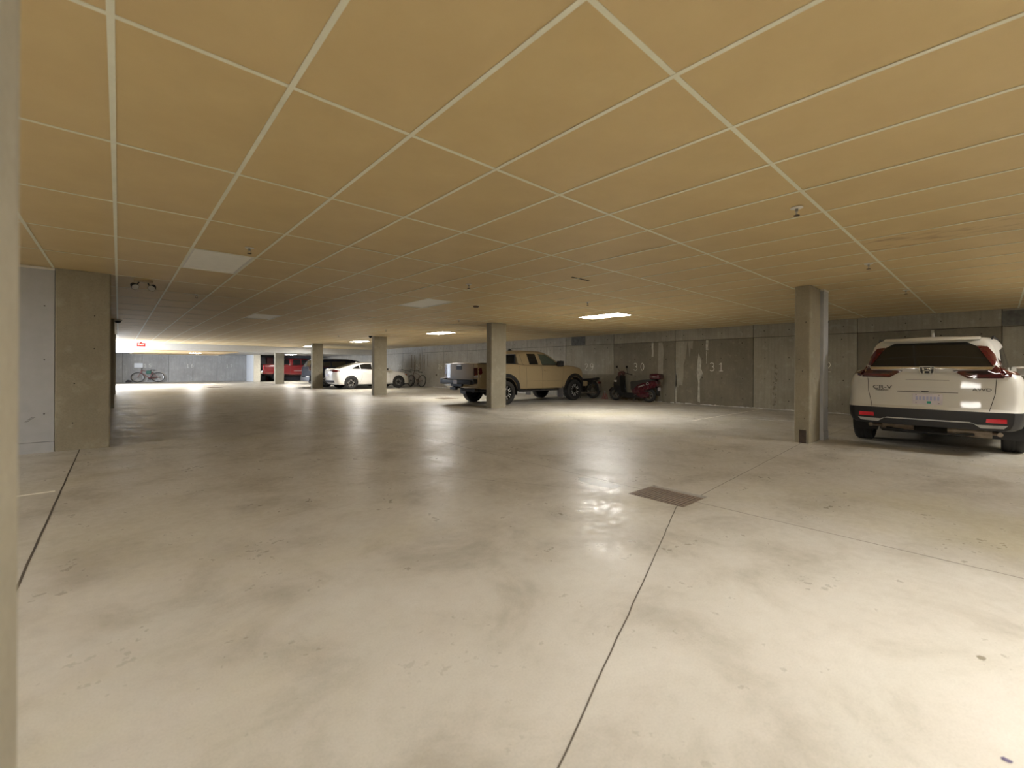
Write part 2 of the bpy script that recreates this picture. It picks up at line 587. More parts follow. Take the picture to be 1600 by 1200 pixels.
# pale areas left between the damp, as on the photographed wall
wall_poly([(7.13, 2.03), (7.13, 0.55), (7.05, .52), (6.98, .62), (6.90, .58), (6.86, .85), (6.86, 1.25), (6.80, 1.45), (6.76, 1.7), (6.72, 2.03)], M_con_mid, 'pale_patch')
wall_poly([(6.72, 2.03), (6.68, 1.7), (6.66, 1.5), (6.62, 1.8), (6.56, 1.75), (6.54, 2.03)], M_con_mid, 'pale_patch')
wall_poly([(6.36, 1.62), (6.40, 1.3), (6.42, 1.0), (6.37, .7), (6.39, .1), (6.31, .06), (6.32, .8), (6.22, .98), (6.28, 1.15), (6.27, 1.4)], M_efflor, 'lime_streak')
wall_poly(rag(6.13, 6.06, 1.72, 2.03, 4, .006), M_efflor, 'lime_streak')
wall_poly(rag(6.12, 6.10, 1.3, 1.7, 4, .003), M_efflor, 'lime_streak')
wall_poly([(7.75, 2.03), (7.78, .03), (7.60, .03), (7.58, 1.2), (7.55, 1.7), (7.60, 2.03)], M_con_mid, 'pale_patch')
wall_poly(rag(8.00, 7.94, 1.55, 2.03, 5, .012), M_efflor, 'lime_streak')
wall_poly(rag(7.14, 7.09, .02, .95, 6, .006), M_efflor, 'lime_streak')
wall_poly([(9.55, 0.02), (9.55, .92), (10.6, .90), (11.6, .93), (11.6, .02)], M_con_dark, 'damp_patch', .008)
wall_poly([(10.9, ZH + .01), (11.6, ZH + .01), (11.6, 2.398), (10.9, 2.398)], M_patch, 'mortar_patch', .010)
wall_poly([(-.55, ZH + .01), (-.05, ZH + .01), (-.05, 2.36), (-.5, 2.38)], M_patch, 'mortar_patch', .010)
wall_poly(rag(1.02, 0.97, 1.75, 2.03, 4, .004), M_efflor, 'lime_streak')
# honeycombed vertical seam beside number 31
bm = NB()
for k in range(46):
    z = .08 + 1.35 * random.random() ** 1.1
    blob(bm, 4.18 + random.gauss(0, .03), z, random.uniform(.008, .03), random.uniform(.01, .035), XW - .0075 - random.random() * .002, 7, .4, 'X')
tag(obj('honeycomb_pits', bm, M_con_dark, wall_right), kind='stuff')
bm = NB()
for k in range(20):
    z = .10 + .95 * random.random()
    blob(bm, 4.19 + random.gauss(0, .025), z, random.uniform(.008, .025), random.uniform(.015, .03), XW - .0105, 7, .4, 'X')
tag(obj('honeycomb_lime', bm, M_con_light, wall_right), kind='stuff')
# lime crust along the foot of the wall
bm = NB()
y = 0.4
while y < 9.4:
    l = random.uniform(.03, .14)
    if random.random() < (.95 if y < 6.2 else .55):
        h = random.uniform(.006, .028)
        box(bm, XW - random.uniform(.01, .035), XW - .004, y, y + l, 0, h)
    y += l
y = 14
while y < 22:
    l = random.uniform(.05, .2); box(bm, XW - .03, XW - .004, y, y + l, 0, random.uniform(.02, .05)); y += l * 1.2
tag(obj('lime_crust', bm, M_efflow, wall_right), kind='stuff')
# vertical rusty streaks on the distant wall
bm = NB()
for (yy, z0, z1, w) in ((23.1, .95, 1.9, .08), (23.6, 1.0, 2.0, .06), (24.2, .9, 1.9, .10), (24.6, 1.1, 1.95, .07), (22.7, 1.2, 1.95, .05)):
    prism(bm, rag(yy + w, yy, z0, z1, 6, .03), XW - .008, XW - .001, 'X')
obj('rust_streaks', bm, concrete('rust_stain', (0.22, 0.17, 0.11), (0.17, .13, .09), None, .5), wall_right)
# small outlet cover
t = thing('wall_outlet', 'small brown round outlet cover on the wall left of the tan pickup tailgate', 'outlet', (XW, 21.76, .71))
bm = NB(); cyl(bm, (-.012, 0, 0), .06, .02, 'X', 16); obj('cover', bm, simple('brown_cover', (.14, .10, .05), .5), t)
bm = NB(); cyl(bm, (-.026, 0, 0), .03, .01, 'X', 12); obj('cap', bm, M_black_pl, t)

# painted stall numbers
DIG = {
    '0': [arc(.5, .75, .32, .65, 90, 450, 24)],
    '1': [[(.22, 1.12), (.38, 1.2), (.52, 1.38), (.52, .06)], [(.22, .06), (.82, .06)]],
    '2': [arc(.5, 1.02, .32, .38, 165, -28, 12) + [(.50, .48), (.16, .08), (.86, .08)]],
    '3': [arc(.46, 1.07, .32, .32, 150, -85, 12), arc(.46, .42, .36, .36, 88, -150, 14)],
    '4': [[(.62, .05), (.62, 1.4), (.12, .45), (.9, .45)]],
    '5': [[(.8, 1.38), (.28, 1.38), (.24, .82)] + arc(.48, .48, .36, .42, 115, -150, 14)],
    '6': [arc(.5, .45, .33, .38, 90, 450, 18), arc(.72, .6, .55, .8, 95, 180, 8)],
    '7': [[(.14, 1.38), (.86, 1.38), (.4, .05)]],
    '8': [arc(.5, 1.08, .29, .31, 90, 450, 18), arc(.5, .42, .34, .36, 90, 450, 18)],
    '9': [arc(.5, 1.02, .33, .38, 90, 450, 18), arc(.28, .85, .55, .8, 0, -85, 8)],
}


def stall_number(txt, c, z, h, wallname, parent, lab):
    """digits as painted strokes; on the right wall they read toward -Y, on the far wall toward +X."""
    b = NB(); s = h / 1.42; adv = s * 1.42
    w0 = -(adv * (len(txt) - 1) + s) / 2
    for i, ch in enumerate(txt):
        for st in DIG[ch]:
            if wallname == 'right': fn = lambda u, v, hh, i=i: (XW - .0075 - hh, c - (w0 + i * adv + u * s), z + v * s)
            else: fn = lambda u, v, hh, i=i: (c + (w0 + i * adv + u * s), YF - .0075 - hh, z + v * s)
            ribbon(b, st, s * .34, fn, .006)
    return tag(obj('stall_number', b, M_paint, parent), lab)


for txt, y in (('31', 5.80), ('30', 8.50), ('29', 10.71), ('28', 13.3), ('27', 15.8), ('26', 18.4), ('25', 21.36), ('24', 23.85), ('23', 26.2), ('22', 28.7), ('32', 3.1)):
    stall_number(txt, y, 1.055, .27, 'right', wall_right, 'white painted stall number ' + txt)

# far wall panels and its numbers
fx = [XL, -4.6, -2.2, 0.2, 1.25, 2.75, 4.2, 5.75, 7.75]
for a, c in zip(fx[:-1], fx[1:]):
    b = NB(); pr = random.uniform(-.006, .004)
    bevbox(b, a + .006, c - .006, YF + pr, YF + .05, 0, WH, .004, 1)
    obj('wall_panel', b, M_con_far, wall_far)
b = NB(); bevbox(b, 7.95, XW - .03, YF, YF + .05, 0, WH, .004, 1); obj('painted_panel', b, M_wallgrey, wall_far)
for txt, x in (('15', 1.55), ('16', 4.03), ('17', 6.55)):
    stall_number(txt, x, 1.06, .27, 'far', wall_far, 'white painted stall number ' + txt)
b = NB(); box(b, .82, 1.28, YF - .012, YF - .002, 1.04, 1.36); obj('white_notice', b, M_white_wall, wall_far)
# white return wall with cream end
b = NB(); box(b, 7.75, 7.95, 38.35, YF, 0, 2.2)
wp = struct('wall_return', b, M_white_wall)
b = NB(); box(b, 7.72, 8.16, 38.2, 38.35, 0, 2.2); obj('end_post', b, M_cream, wp)

# dropped bay at the far end
b = NB(); box(b, XL, XW, 30.25, 30.45, 2.035, WH); struct('trim_1', b, M_white_wall)
b = NB(); box(b, XL, XW, 30.45, YF + .3, 2.09, WH); far_slab = struct('ceiling_far', b, M_con_far)
b = NB(); box(b, .65, 5.35, 30.5, 40.4, 2.0, 2.088); so = obj('soffit', b, simple('tan_soffit', (.46, .33, .17), .5), far_slab)
b = NB(); box(b, .62, 5.75, 40.4, 40.5, 1.985, 2.088); box(b, .55, .65, 30.5, 40.5, 1.985, 2.088); obj('soffit_trim', b, M_cream, far_slab)
b = NB(); box(b, XL, .55, 34.5, 35.0, 1.95, 2.088); obj('beam', b, M_wallgrey, far_slab)

# ------------------------------------------------------------------ ceiling grid
GX0, GY0, GSX, GSY = -0.0265, 0.9502, 0.61, 1.22
i0, i1 = math.ceil((XL - GX0) / GSX), math.floor((XW - GX0) / GSX)
j0, j1 = math.ceil((YB - GY0) / GSY), math.floor((30.25 - GY0) / GSY)
b = NB(); box(b, XL, XW, YB, 30.25, 2.50, WH)
ceiling = struct('ceiling', b, M_hole)
LIT = [(14, 4), (14, 10), (14, 16), (14, 22), (14, -3), (3, -2), (14, -7), (-8, 4), (1, -7), (-5, 0)]
OFF = [(1, 4), (4, 9), (7, 5)]
skip = set(LIT) | set(OFF)
bmt = NB(); box(bmt, .004, GSX - .004, .004, GSY - .004, 0, .012)
proto = obj('tile', bmt, M_tile, ceiling)
proto_me = proto.data
bpy.data.objects.remove(proto)
stain_me = proto_me.copy(); stain_me.materials[0] = M_tile_stain
cells = []
F2 = Vector((math.sin(YAW), math.cos(YAW))); R2 = Vector((math.cos(YAW), -math.sin(YAW)))
for i in range(i0 - 1, i1 + 1):
    for j in range(j0 - 1, j1 + 1):
        if (i, j) in skip: continue
        cx, cy = GX0 + GSX * (i + .5), GY0 + GSY * (j + .5)
        fw = cx * F2.x + cy * F2.y; rr = cx * R2.x + cy * R2.y
        vis = fw > .6 and abs(rr / fw) < 1.3 and (CEIL - EYE) / fw < .95
        occl = cx < -.6 and cy > 8.3
        cells.append((0 if (vis and not occl) else 1, fw, i, j))
cells.sort()
rest = NB()
n_t = 0
for (hid, fw, i, j) in cells:
    x, y = GX0 + GSX * i, GY0 + GSY * j
    x2, y2 = min(x + GSX, XW), min(y + GSY, 30.25)
    cut = x < XL or y < YB or x2 < x + GSX - .01 or y2 < y + GSY - .01
    z = CEIL + .0022
    if not hid and n_t < 298 and not cut:
        o = bpy.data.objects.new('tile', stain_me if (i, j) in ((9, -1), (9, -2)) else proto_me)
        COL.objects.link(o); o.parent = ceiling
        o.location = (x, y, z + random.uniform(0, .0015))
        o.rotation_euler = (random.uniform(-.0004, .0004), random.uniform(-.0012, .0012), 0)
        if (i, j) == (8, 2): o.rotation_euler = (0.004, 0.012, 0)
        n_t += 1
    else:
        box(rest, max(x, XL) + .004, x2 - .004, max(y, YB) + .004, y2 - .004, z, z + .012)
tag(obj('far_tiles', rest, M_tile, ceiling), kind='stuff')
# T bars, hanging just below the tiles
for i in range(i0, i1 + 1):
    x = GX0 + GSX * i
    b = NB(); box(b, x - .012, x + .012, YB, 30.25, CEIL - .0015, CEIL + .0005); box(b, x - .002, x + .002, YB, 30.25, CEIL + .0005, CEIL + .03)
    obj('main_tee', b, M_tee, ceiling)
for j in range(j0, j1 + 1):
    y = GY0 + GSY * j
    b = NB()
    for i in range(i0 - 1, i1 + 1):
        xa = max(GX0 + GSX * i + .012, XL); xb = min(GX0 + GSX * (i + 1) - .012, XW)
        dz = .001
        box(b, xa, xb, y - .012, y + .012, CEIL - .0005, CEIL + .0015)
    obj('cross_tee', b, M_tee, ceiling)
bm = NB()   # dark sliver where one tile has slipped
box(bm, 4.72, 5.10, 3.985, 4.02, CEIL + .000, CEIL + .0035); obj('tile_gap', bm, M_hole, ceiling)


def troffer(i, j, lit, label, z=CEIL, c=None):
    x, y = c if c else (GX0 + GSX * i, GY0 + GSY * j)
    t = thing('ceiling_light', label, 'ceiling light', (x, y, z), group='two by four lay-in ceiling lights')
    b = NB()
    box(b, .012, GSX - .012, .012, .03, 0, .07); box(b, .012, GSX - .012, GSY - .03, GSY - .012, 0, .07)
    box(b, .012, .03, .03, GSY - .03, 0, .07); box(b, GSX - .03, GSX - .012, .03, GSY - .03, 0, .07)
    box(b, .012, GSX - .012, .012, GSY - .012, .07, .085)
    obj('housing', b, M_white_pl, t)
    b = NB(); box(b, .028, GSX - .028, .028, GSY - .028, .006, .012)
    obj('diffuser', b, M_lens if lit else M_lens_off, t)
    return t


lab = {(14, 4): 'lit ceiling light nearest the camera, over the wall bay left of the scooter',
       (14, 10): 'lit ceiling light left of the column in front of the tan pickup',
       (14, 16): 'lit ceiling light just left of the column beside the white sedan',
       (14, 22): 'small lit ceiling light left of the column hiding the dark suv tail',
       (14, -3): 'lit ceiling light beside the white suv, right of the view', (3, -2): 'lit ceiling light just behind the camera',
       (14, -7): 'lit ceiling light far behind the white suv bay',
       (-8, 4): 'added fill ceiling light, out of view beyond the left bay',  # unseen fixture added to brighten the left side
       (1, -7): 'lit ceiling light in the aisle far behind the camera',
       (1, 4): 'unlit pale ceiling light panel, the largest, upper left over the aisle', (4, 9): 'small unlit pale ceiling panel farther down the aisle',
       (7, 5): 'faint unlit greyish ceiling panel above the square column row'}
lab[(-5, 0)] = 'lit ceiling light over the left bay beside the camera'
for c in LIT: troffer(c[0], c[1], True, lab[c])
for c in OFF: troffer(c[0], c[1], False, lab[c])
troffer(0, 0, True, 'lit light set in the tan soffit of the far bay', 1.982, (3.3, 33.4))
troffer(0, 0, True, 'lit ceiling light in the far bay over the tail of the red pickup', 2.072, (9.4, 35.2))


def sprinkler(loc, label):
    t = thing('sprinkler_head', label, 'sprinkler', loc, group='ceiling sprinkler heads')
    b = NB(); lathe(b, [(.012, -.001), (.042, -.001), (.045, -.006), (.03, -.012), (.012, -.012)], 20, 'Z'); obj('escutcheon', b, M_white_pl, t, 40)
    b = NB()
    cyl(b, (0, 0, -.022), .011, .022, 'Z', 10)
    tube(b, [(.010, 0, -.03), (.016, 0, -.045), (.006, 0, -.062)], .003, 6); tube(b, [(-.010, 0, -.03), (-.016, 0, -.045), (-.006, 0, -.062)], .003, 6)
    obj('frame', b, M_steel, t)
    b = NB(); cyl(b, (0, 0, -.064), .022, .003, 'Z', 14); obj('deflector', b, M_rust, t)
    return t


sp = sprinkler((3.98, 1.07, CEIL), 'sprinkler head nearest the camera, on the ceiling upper right')
for (x, y, lb) in ((1.04, 5.38, 'sprinkler head beside the large unlit pale ceiling panel'), (6.72, 1.05, 'sprinkler head left of the ceiling above the white suv'),
                   (9.34, .99, 'sprinkler head over the roof of the white suv'), (3.97, 5.41, 'sprinkler head in mid ceiling left of the slipped tile'),
                   (6.71, 5.29, 'sprinkler head just left of the nearest lit ceiling light'), (1.02, 9.49, 'sprinkler head behind the large unlit ceiling panel'),
                   (6.65, 9.49, 'sprinkler head above the column beside the tan pickup'), (6.67, 13.76, 'sprinkler head just left of the second lit ceiling light'),
                   (6.51, 17.58, 'sprinkler head above the column beside the white sedan')):
    dup(sp, (x, y, CEIL), None, lb)
# small box detector
t = thing('smoke_detector', 'brown box shaped detector on the ceiling above the tan pickup column', 'detector', (5.47, 7.2, CEIL))
b = NB(); lathe(b, [(.001, 0), (.06, 0), (.06, -.015), (.045, -.035), (.001, -.038)], 20, 'Z'); obj('housing', b, simple('brown_metal', (.12, .08, .05), .5), t, 40)
# dome camera
t = thing('dome_camera', 'small dark dome camera on the ceiling beside the left column', 'camera', (-.02, 16.2, CEIL))
b = NB(); cyl(b, (0, 0, -.015), .09, .03, 'Z', 20); obj('base', b, M_white_pl, t, 40)
b = NB(); lathe(b, [(.07, -.03), (.066, -.06), (.045, -.085), (.001, -.095)], 20, 'Z'); obj('dome', b, M_black_pl, t, 60)
t = thing('dome_camera', 'tiny camera on the ceiling at the top of the column by the white sedan', 'camera', (7.55, 16.95, CEIL))
b = NB(); cyl(b, (0, 0, -.02), .07, .04, 'Z', 20); obj('base', b, M_black_pl, t, 40)
b = NB(); lathe(b, [(.055, -.04), (.05, -.06), (.03, -.08), (.001, -.09)], 20, 'Z'); obj('dome', b, M_black_pl, t, 60)
# emergency twin spotlights
t = thing('emergency_light', 'twin head emergency light hanging from the ceiling at left', 'emergency light', (.27, 8.51, CEIL))
b = NB(); bevbox(b, -.11, .11, -.03, .03, -.03, 0, .006); obj('battery_plate', b, simple('tan_plate', (.42, .33, .2), .5), t)
for s in (-1, 1):
    b = NB(); tube(b, [(s * .05, 0, -.03), (s * .07, 0, -.07), (s * .09, 0, -.085)], .009, 8); br = obj('bracket', b, M_black_pl, t)
    b = NB(); lathe(b, [(.001, -.06), (.03, -.055), (.048, 0), (.048, .02)], 18, 'Y'); hd = obj('lamp_head', b, M_black_pl, t, 40)
    hd.location = (s * .10, -.01, -.10); hd.rotation_euler = (PI + .6, 0, -s * .5)
    b = NB(); cyl(b, (0, .018, 0), .044, .006, 'Y', 18); ln = obj('lens', b, M_lamp_cl, hd)
# exit sign
t = thing('exit_sign', 'lit red EXIT sign hanging at the far end of the aisle', 'exit sign', (.86, 29.6, CEIL))
b = NB(); box(b, -.03, .03, -.02, .02, -.06, 0); bevbox(b, -.17, .17, -.03, .03, -.25, -.05, .01); obj('housing', b, simple('red_housing', (.35, .012, .01), .4), t)
b = NB(); box(b, -.15, .15, -.034, -.029, -.23, -.07); obj('face', b, simple('exit_face', (.30, .006, .005), .5, emit=(1, .02, .015), estr=.5), t)
cu = bpy.data.curves.new('exit_text', 'FONT'); cu.body = 'EXIT'; cu.size = .13; cu.extrude = .003; cu.align_x = 'CENTER'; cu.align_y = 'CENTER'
o = bpy.data.objects.new('tmp_text', cu); COL.objects.link(o)
bpy.context.view_layer.update()
me = bpy.data.meshes.new_from_object(o.evaluated_get(bpy.context.evaluated_depsgraph_get()))
bpy.data.objects.remove(o)
me.materials.clear(); me.materials.append(simple('exit_letters', (.8, .7, .6), .4, emit=(1, .85, .75), estr=1.5))
lo = bpy.data.objects.new('lettering', me); COL.objects.link(lo); lo.parent = t; lo.location = (0, -.037, -.15); lo.rotation_euler = (PI / 2, 0, 0)


# ------------------------------------------------------------------ columns and partitions
def column(x0, x1, y0, y1, label):
    t = thing('concrete_column', label, 'column', ((x0 + x1) / 2, (y0 + y1) / 2, 0), group='rectangular concrete columns in two rows')
    b = NB()
    hx, hy = (x1 - x0) / 2, (y1 - y0) / 2
    box(b, -hx, hx, -hy, hy, 0, CEIL - .002)
    bmesh.ops.bevel(b, geom=[e for e in b.edges if abs(e.verts[0].co.z - e.verts[1].co.z) > 1], offset=.014, segments=1, affect='EDGES')
    obj('shaft', b, M_con_col, t)
    b = NB()
    for z in (.42, .95, 1.38, 1.86):
        cyl(b, (random.uniform(-.12, .12), -hy - .0002, z + random.uniform(-.1, .1)), .008, .002, 'Y', 8)
        cyl(b, (-hx - .0002, random.uniform(-.06, .06), z + random.uniform(-.2, .2)), .008, .002, 'X', 8)
    tag(obj('tie_holes', b, M_hole, t), kind='stuff')
    return t


c1 = column(7.77, 8.32, 1.90, 2.11, 'concrete column beside the white suv with a rusty plate at its foot')
b = NB(); box(b, -.284, -.275, -.055, .035, .0, .20); pl = obj('foot_plate', b, M_rust, c1)
column(7.77, 8.32, 9.50, 9.74, 'concrete column standing in front of the tan pickup')
column(7.72, 8.27, 16.95, 17.19, 'concrete column standing in front of the white sedan')
column(7.68, 8.23, 24.45, 24.69, 'concrete column hiding the tail of the dark suv')
column(7.75, 8.30, 32.2, 32.44, 'concrete column in front of the red pickup')
column(-.62, -.085, 8.25, 8.47, 'wide concrete column on the left, next to the grey board partition')
column(-.62, -.085, 15.9, 16.12, 'sliver of a farther concrete column behind the left column')
column(-.62, -.085, 23.5, 23.72, 'far left row concrete column hidden behind the nearer ones')
column(-.64, -.1005, .68, .90, 'out of focus concrete column edge at the left border of the picture')


def partition(x0, x1, y0, y1, label):
    t = thing('board_partition', label, 'partition', ((x0 + x1) / 2, (y0 + y1) / 2, 0))
    hx, hy = (x1 - x0) / 2, (y1 - y0) / 2
    b = NB(); box(b, -hx, hx, -hy, hy, .14, CEIL - .03); obj('board', b, M_panelboard, t)
    b = NB(); box(b, -hx, hx, -hy - .006, hy + .006, 0, .135); obj('kick_board', b, M_panelboard, t)
    b = NB(); box(b, -hx, hx, -hy - .01, hy + .01, CEIL - .03, CEIL - .002); obj('top_track', b, M_white_pl, t)
    b = NB()
    for z in (.5, 1.2, 1.9): cyl(b, (hx * .93, -hy - .002, z), .008, .004, 'Y', 8)
    tag(obj('screws', b, M_hole, t), kind='stuff')
    return t


p1 = partition(8.325, 8.62, 1.86, 1.98, 'narrow grey painted board partition behind the column beside the white suv')
p2 = partition(-3.2, -.625, 8.26, 8.42, 'wide grey painted board partition joined to the left column')
b = NB()
for k in range(6):
    box(b, 1.02 + .012 * k, 1.05 + .014 * k, -.0815, -.0800, .40 + .012 * k, .4035 + .012 * k)
obj('scuff_marks', b, M_hole, p2)

# tall red panel against the far wall
t = thing('red_cabinet', 'tall dark red cabinet behind the bed of the red pickup', 'cabinet', (9.35, YF - .02, 0))
b = NB(); bevbox(b, -.18, .30, -.25, 0, 0, 1.95, .01); obj('body', b, simple('dark_red_paint', (.22, .02, .02), .4), t)
b = NB(); bevbox(b, -.16, .28, -.27, -.252, .05, 1.9, .006); dr = obj('door', b, simple('dark_red_paint', (.22, .02, .02), .4), t)
b = NB(); bevbox(b, -.13, -.10, -.30, -.272, .9, 1.1, .004); obj('handle', b, M_steel, dr)
#VEHICLES#

# ------------------------------------------------------------------ vehicle construction
def pchip(xs, ys, q):
    xs = np.array(xs, float); ys = np.array(ys, float)
    h = np.diff(xs); dl = np.diff(ys) / h
    d = np.zeros(len(xs))
    for i in range(1, len(xs) - 1):
        if dl[i - 1] * dl[i] > 0:
            w1 = 2 * h[i] + h[i - 1]; w2 = h[i] + 2 * h[i - 1]
            d[i] = (w1 + w2) / (w1 / dl[i - 1] + w2 / dl[i])
    d[0] = dl[0]; d[-1] = dl[-1]
    i = int(np.clip(np.searchsorted(xs, q) - 1, 0, len(xs) - 2))
    t = (q - xs[i]) / h[i]
    return float((2 * t**3 - 3 * t**2 + 1) * ys[i] + (t**3 - 2 * t**2 + t) * h[i] * d[i] + (-2 * t**3 + 3 * t**2) * ys[i + 1] + (t**3 - t**2) * h[i] * d[i + 1])


SEC_LOW = [(.90, 0), (.955, .04), (.985, .12), (.995, .22), (1.0, .33), (.994, .38), (.986, .50), (.985, .62), (.98, .75), (.96, .86), (.92, .94), (.87, .985), (.78, 1.0)]
SEC_BOX = [(.93, 0), (.975, .04), (.99, .12), (1.0, .3), (.996, .40), (.99, .55), (.985, .70), (.98, .84), (.965, .93), (.945, .975), (.91, 1.0)]
SEC_GH = [(1, 0), (.985, .15), (.96, .35), (.93, .55), (.895, .75), (.868, .86), (.825, .935), (.75, .985), (.62, 1.0)]


def loft(st, sec, n=40, capn=10, deform=None, crown=.02):
    xs = [s[0] for s in st]
    bm = NB()
    L = xs[-1] - xs[0]
    q = sorted(set([round(x, 4) for x in xs] + [round(xs[0] + L * k / n, 4) for k in range(n + 1)]))
    q = [x for i, x in enumerate(q) if i == 0 or x - q[i - 1] > .012 or x in xs]
    def P(x, y, z):
        if deform: x, y, z = deform(x, y, z)
        return bm.verts.new((x, y, z))
    rings = []
    for x in q:
        zb, zt, hw = (pchip(xs, [s[k] for s in st], x) for k in (1, 2, 3))
        z = [zb + fz * (zt - zb) for fy, fz in sec]
        yy = [hw * fy for fy, fz in sec]
        right = [P(x, -yy[k], z[k]) for k in range(len(sec))]
        left = [P(x, yy[k], z[k]) for k in range(len(sec))]
        top = [P(x, -yy[-1] + 2 * yy[-1] * t / capn, z[-1] + crown * (1 - (2 * t / capn - 1) ** 2)) for t in range(1, capn)]
        bot = [P(x, -yy[0] + 2 * yy[0] * t / capn, z[0]) for t in range(1, capn)]
        rings.append((right, left, top, bot, yy, z, x))
    def ring(r): return r[0] + r[2] + r[1][::-1] + r[3][::-1]
    for a, b in zip(rings[:-1], rings[1:]):
        ra, rb = ring(a), ring(b)
        for k in range(len(ra)):
            k2 = (k + 1) % len(ra)
            bm.faces.new((ra[k], ra[k2], rb[k2], rb[k]))
    for r in (rings[0], rings[-1]):
        rows = []
        for k in range(len(sec)):
            if k == 0: mid = r[3]
            elif k == len(sec) - 1: mid = r[2]
            else: mid = [P(r[6], -r[4][k] + 2 * r[4][k] * t / capn, r[5][k]) for t in range(1, capn)]
            rows.append([r[0][k]] + mid + [r[1][k]])
        for a, b in zip(rows[:-1], rows[1:]):
            for t in range(capn): bm.faces.new((a[t], a[t + 1], b[t + 1], b[t]))
    bmesh.ops.recalc_face_normals(bm, faces=bm.faces[:])
    return bm


def boolean(bm, cut):
    bmesh.ops.recalc_face_normals(cut, faces=cut.faces[:])
    objs = []
    for b in (bm, cut):
        me = bpy.data.meshes.new('tmp'); b.to_mesh(me); b.free()
        o = bpy.data.objects.new('tmp', me); COL.objects.link(o); objs.append(o)
    md = objs[0].modifiers.new('b', 'BOOLEAN'); md.operation = 'DIFFERENCE'; md.solver = 'EXACT'; md.object = objs[1]
    md.use_self = True
    bpy.context.view_layer.update()
    me = bpy.data.meshes.new_from_object(objs[0].evaluated_get(bpy.context.evaluated_depsgraph_get()))
    for o in objs: bpy.data.objects.remove(o)
    out = NB(); out.from_mesh(me); bpy.data.meshes.remove(me)
    return out


def carve(bm, planes, pred):
    """cut the shell along planes and move the faces that satisfy pred into a mesh of their own."""
    for co, no in planes:
        bmesh.ops.bisect_plane(bm, geom=bm.verts[:] + bm.edges[:] + bm.faces[:], plane_co=co, plane_no=no, dist=1e-5)
    sel = [f for f in bm.faces if pred(f.calc_center_median())]
    if not sel: return NB()
    out = NB(); vm = {}
    for f in sel:
        vs = []
        for v in f.verts:
            if v not in vm: vm[v] = out.verts.new(v.co)
            vs.append(vm[v])
        out.faces.new(vs)
    bmesh.ops.delete(bm, geom=sel, context='FACES')
    return out


AX = {'L': Vector((0, -1, 0)), 'R': Vector((0, 1, 0)), 'rear': Vector((1, 0, 0)), 'front': Vector((-1, 0, 0)), 'top': Vector((0, 0, -1))}


def proj_pt(bvh, u, v, ax, off):
    d = AX[ax]
    if ax in 'LR': o = Vector((u, 0, v)) - d * 4
    elif ax == 'rear': o = Vector((-3, u, v))
    elif ax == 'front': o = Vector((9, u, v))
    else: o = Vector((u, v, 4))
    hit = bvh.ray_cast(o, d)
    if hit[0] is None:
        t = o + d * (3.1 if ax in 'LR' else 3.1 if ax == 'rear' else 4)
        hit = bvh.find_nearest(t)
        return hit[0] + hit[1] * off
    return hit[0] - d * off


def patch(bvh, poly, ax, name, m, parent, off=.006, thick=.012, step=.07, sub=None, smooth=35):
    bm = NB()
    vs = [bm.verts.new((p[0], p[1], 0)) for p in poly]
    bm.faces.new(vs)
    bm.normal_update()
    bmesh.ops.triangulate(bm, faces=bm.faces[:], ngon_method='EAR_CLIP')
    for _ in range(5):
        es = [e for e in bm.edges if e.calc_length() > step]
        if not es: break
        bmesh.ops.subdivide_edges(bm, edges=es, cuts=1)
        bmesh.ops.triangulate(bm, faces=bm.faces[:])
    bmesh.ops.recalc_face_normals(bm, faces=bm.faces[:])
    co = {v: proj_pt(bvh, v.co.x, v.co.y, ax, off) for v in bm.verts}
    for v, c in co.items(): v.co = c
    top = bm.faces[:]
    r = bmesh.ops.extrude_face_region(bm, geom=top)
    nv = [g for g in r['geom'] if isinstance(g, bmesh.types.BMVert)]
    for v in nv: v.co += AX[ax] * thick
    # extrude moved the originals' copies inward
    return obj(name, bm, m, parent, smooth)


def mir(poly): return [(-p[0], p[1]) for p in poly]


def seam(bvh, pts, ax, parent, w=.006, m=None, name='panel_seam', off=.0015, step=.05):
    full = []
    for a, b in zip(pts[:-1], pts[1:]):
        k = max(1, int(math.hypot(b[0] - a[0], b[1] - a[1]) / step))
        full += [(a[0] + (b[0] - a[0]) * t / k, a[1] + (b[1] - a[1]) * t / k) for t in range(k)]
    full.append(pts[-1])
    L, R = ribbon_poly(full, w)
    bm = NB()
    a = [bm.verts.new(proj_pt(bvh, p.x, p.y, ax, off)) for p in L]
    b = [bm.verts.new(proj_pt(bvh, p.x, p.y, ax, off)) for p in R]
    for i in range(len(a) - 1): bm.faces.new((a[i], a[i + 1], b[i + 1], b[i]))
    return obj(name, bm, m or M_seam, parent)


def ringpoly(cx, cz, r0, r1, a0, a1, n=22):
    return arc(cx, cz, r1, r1, a0, a1, n) + arc(cx, cz, r0, r0, a1, a0, n)


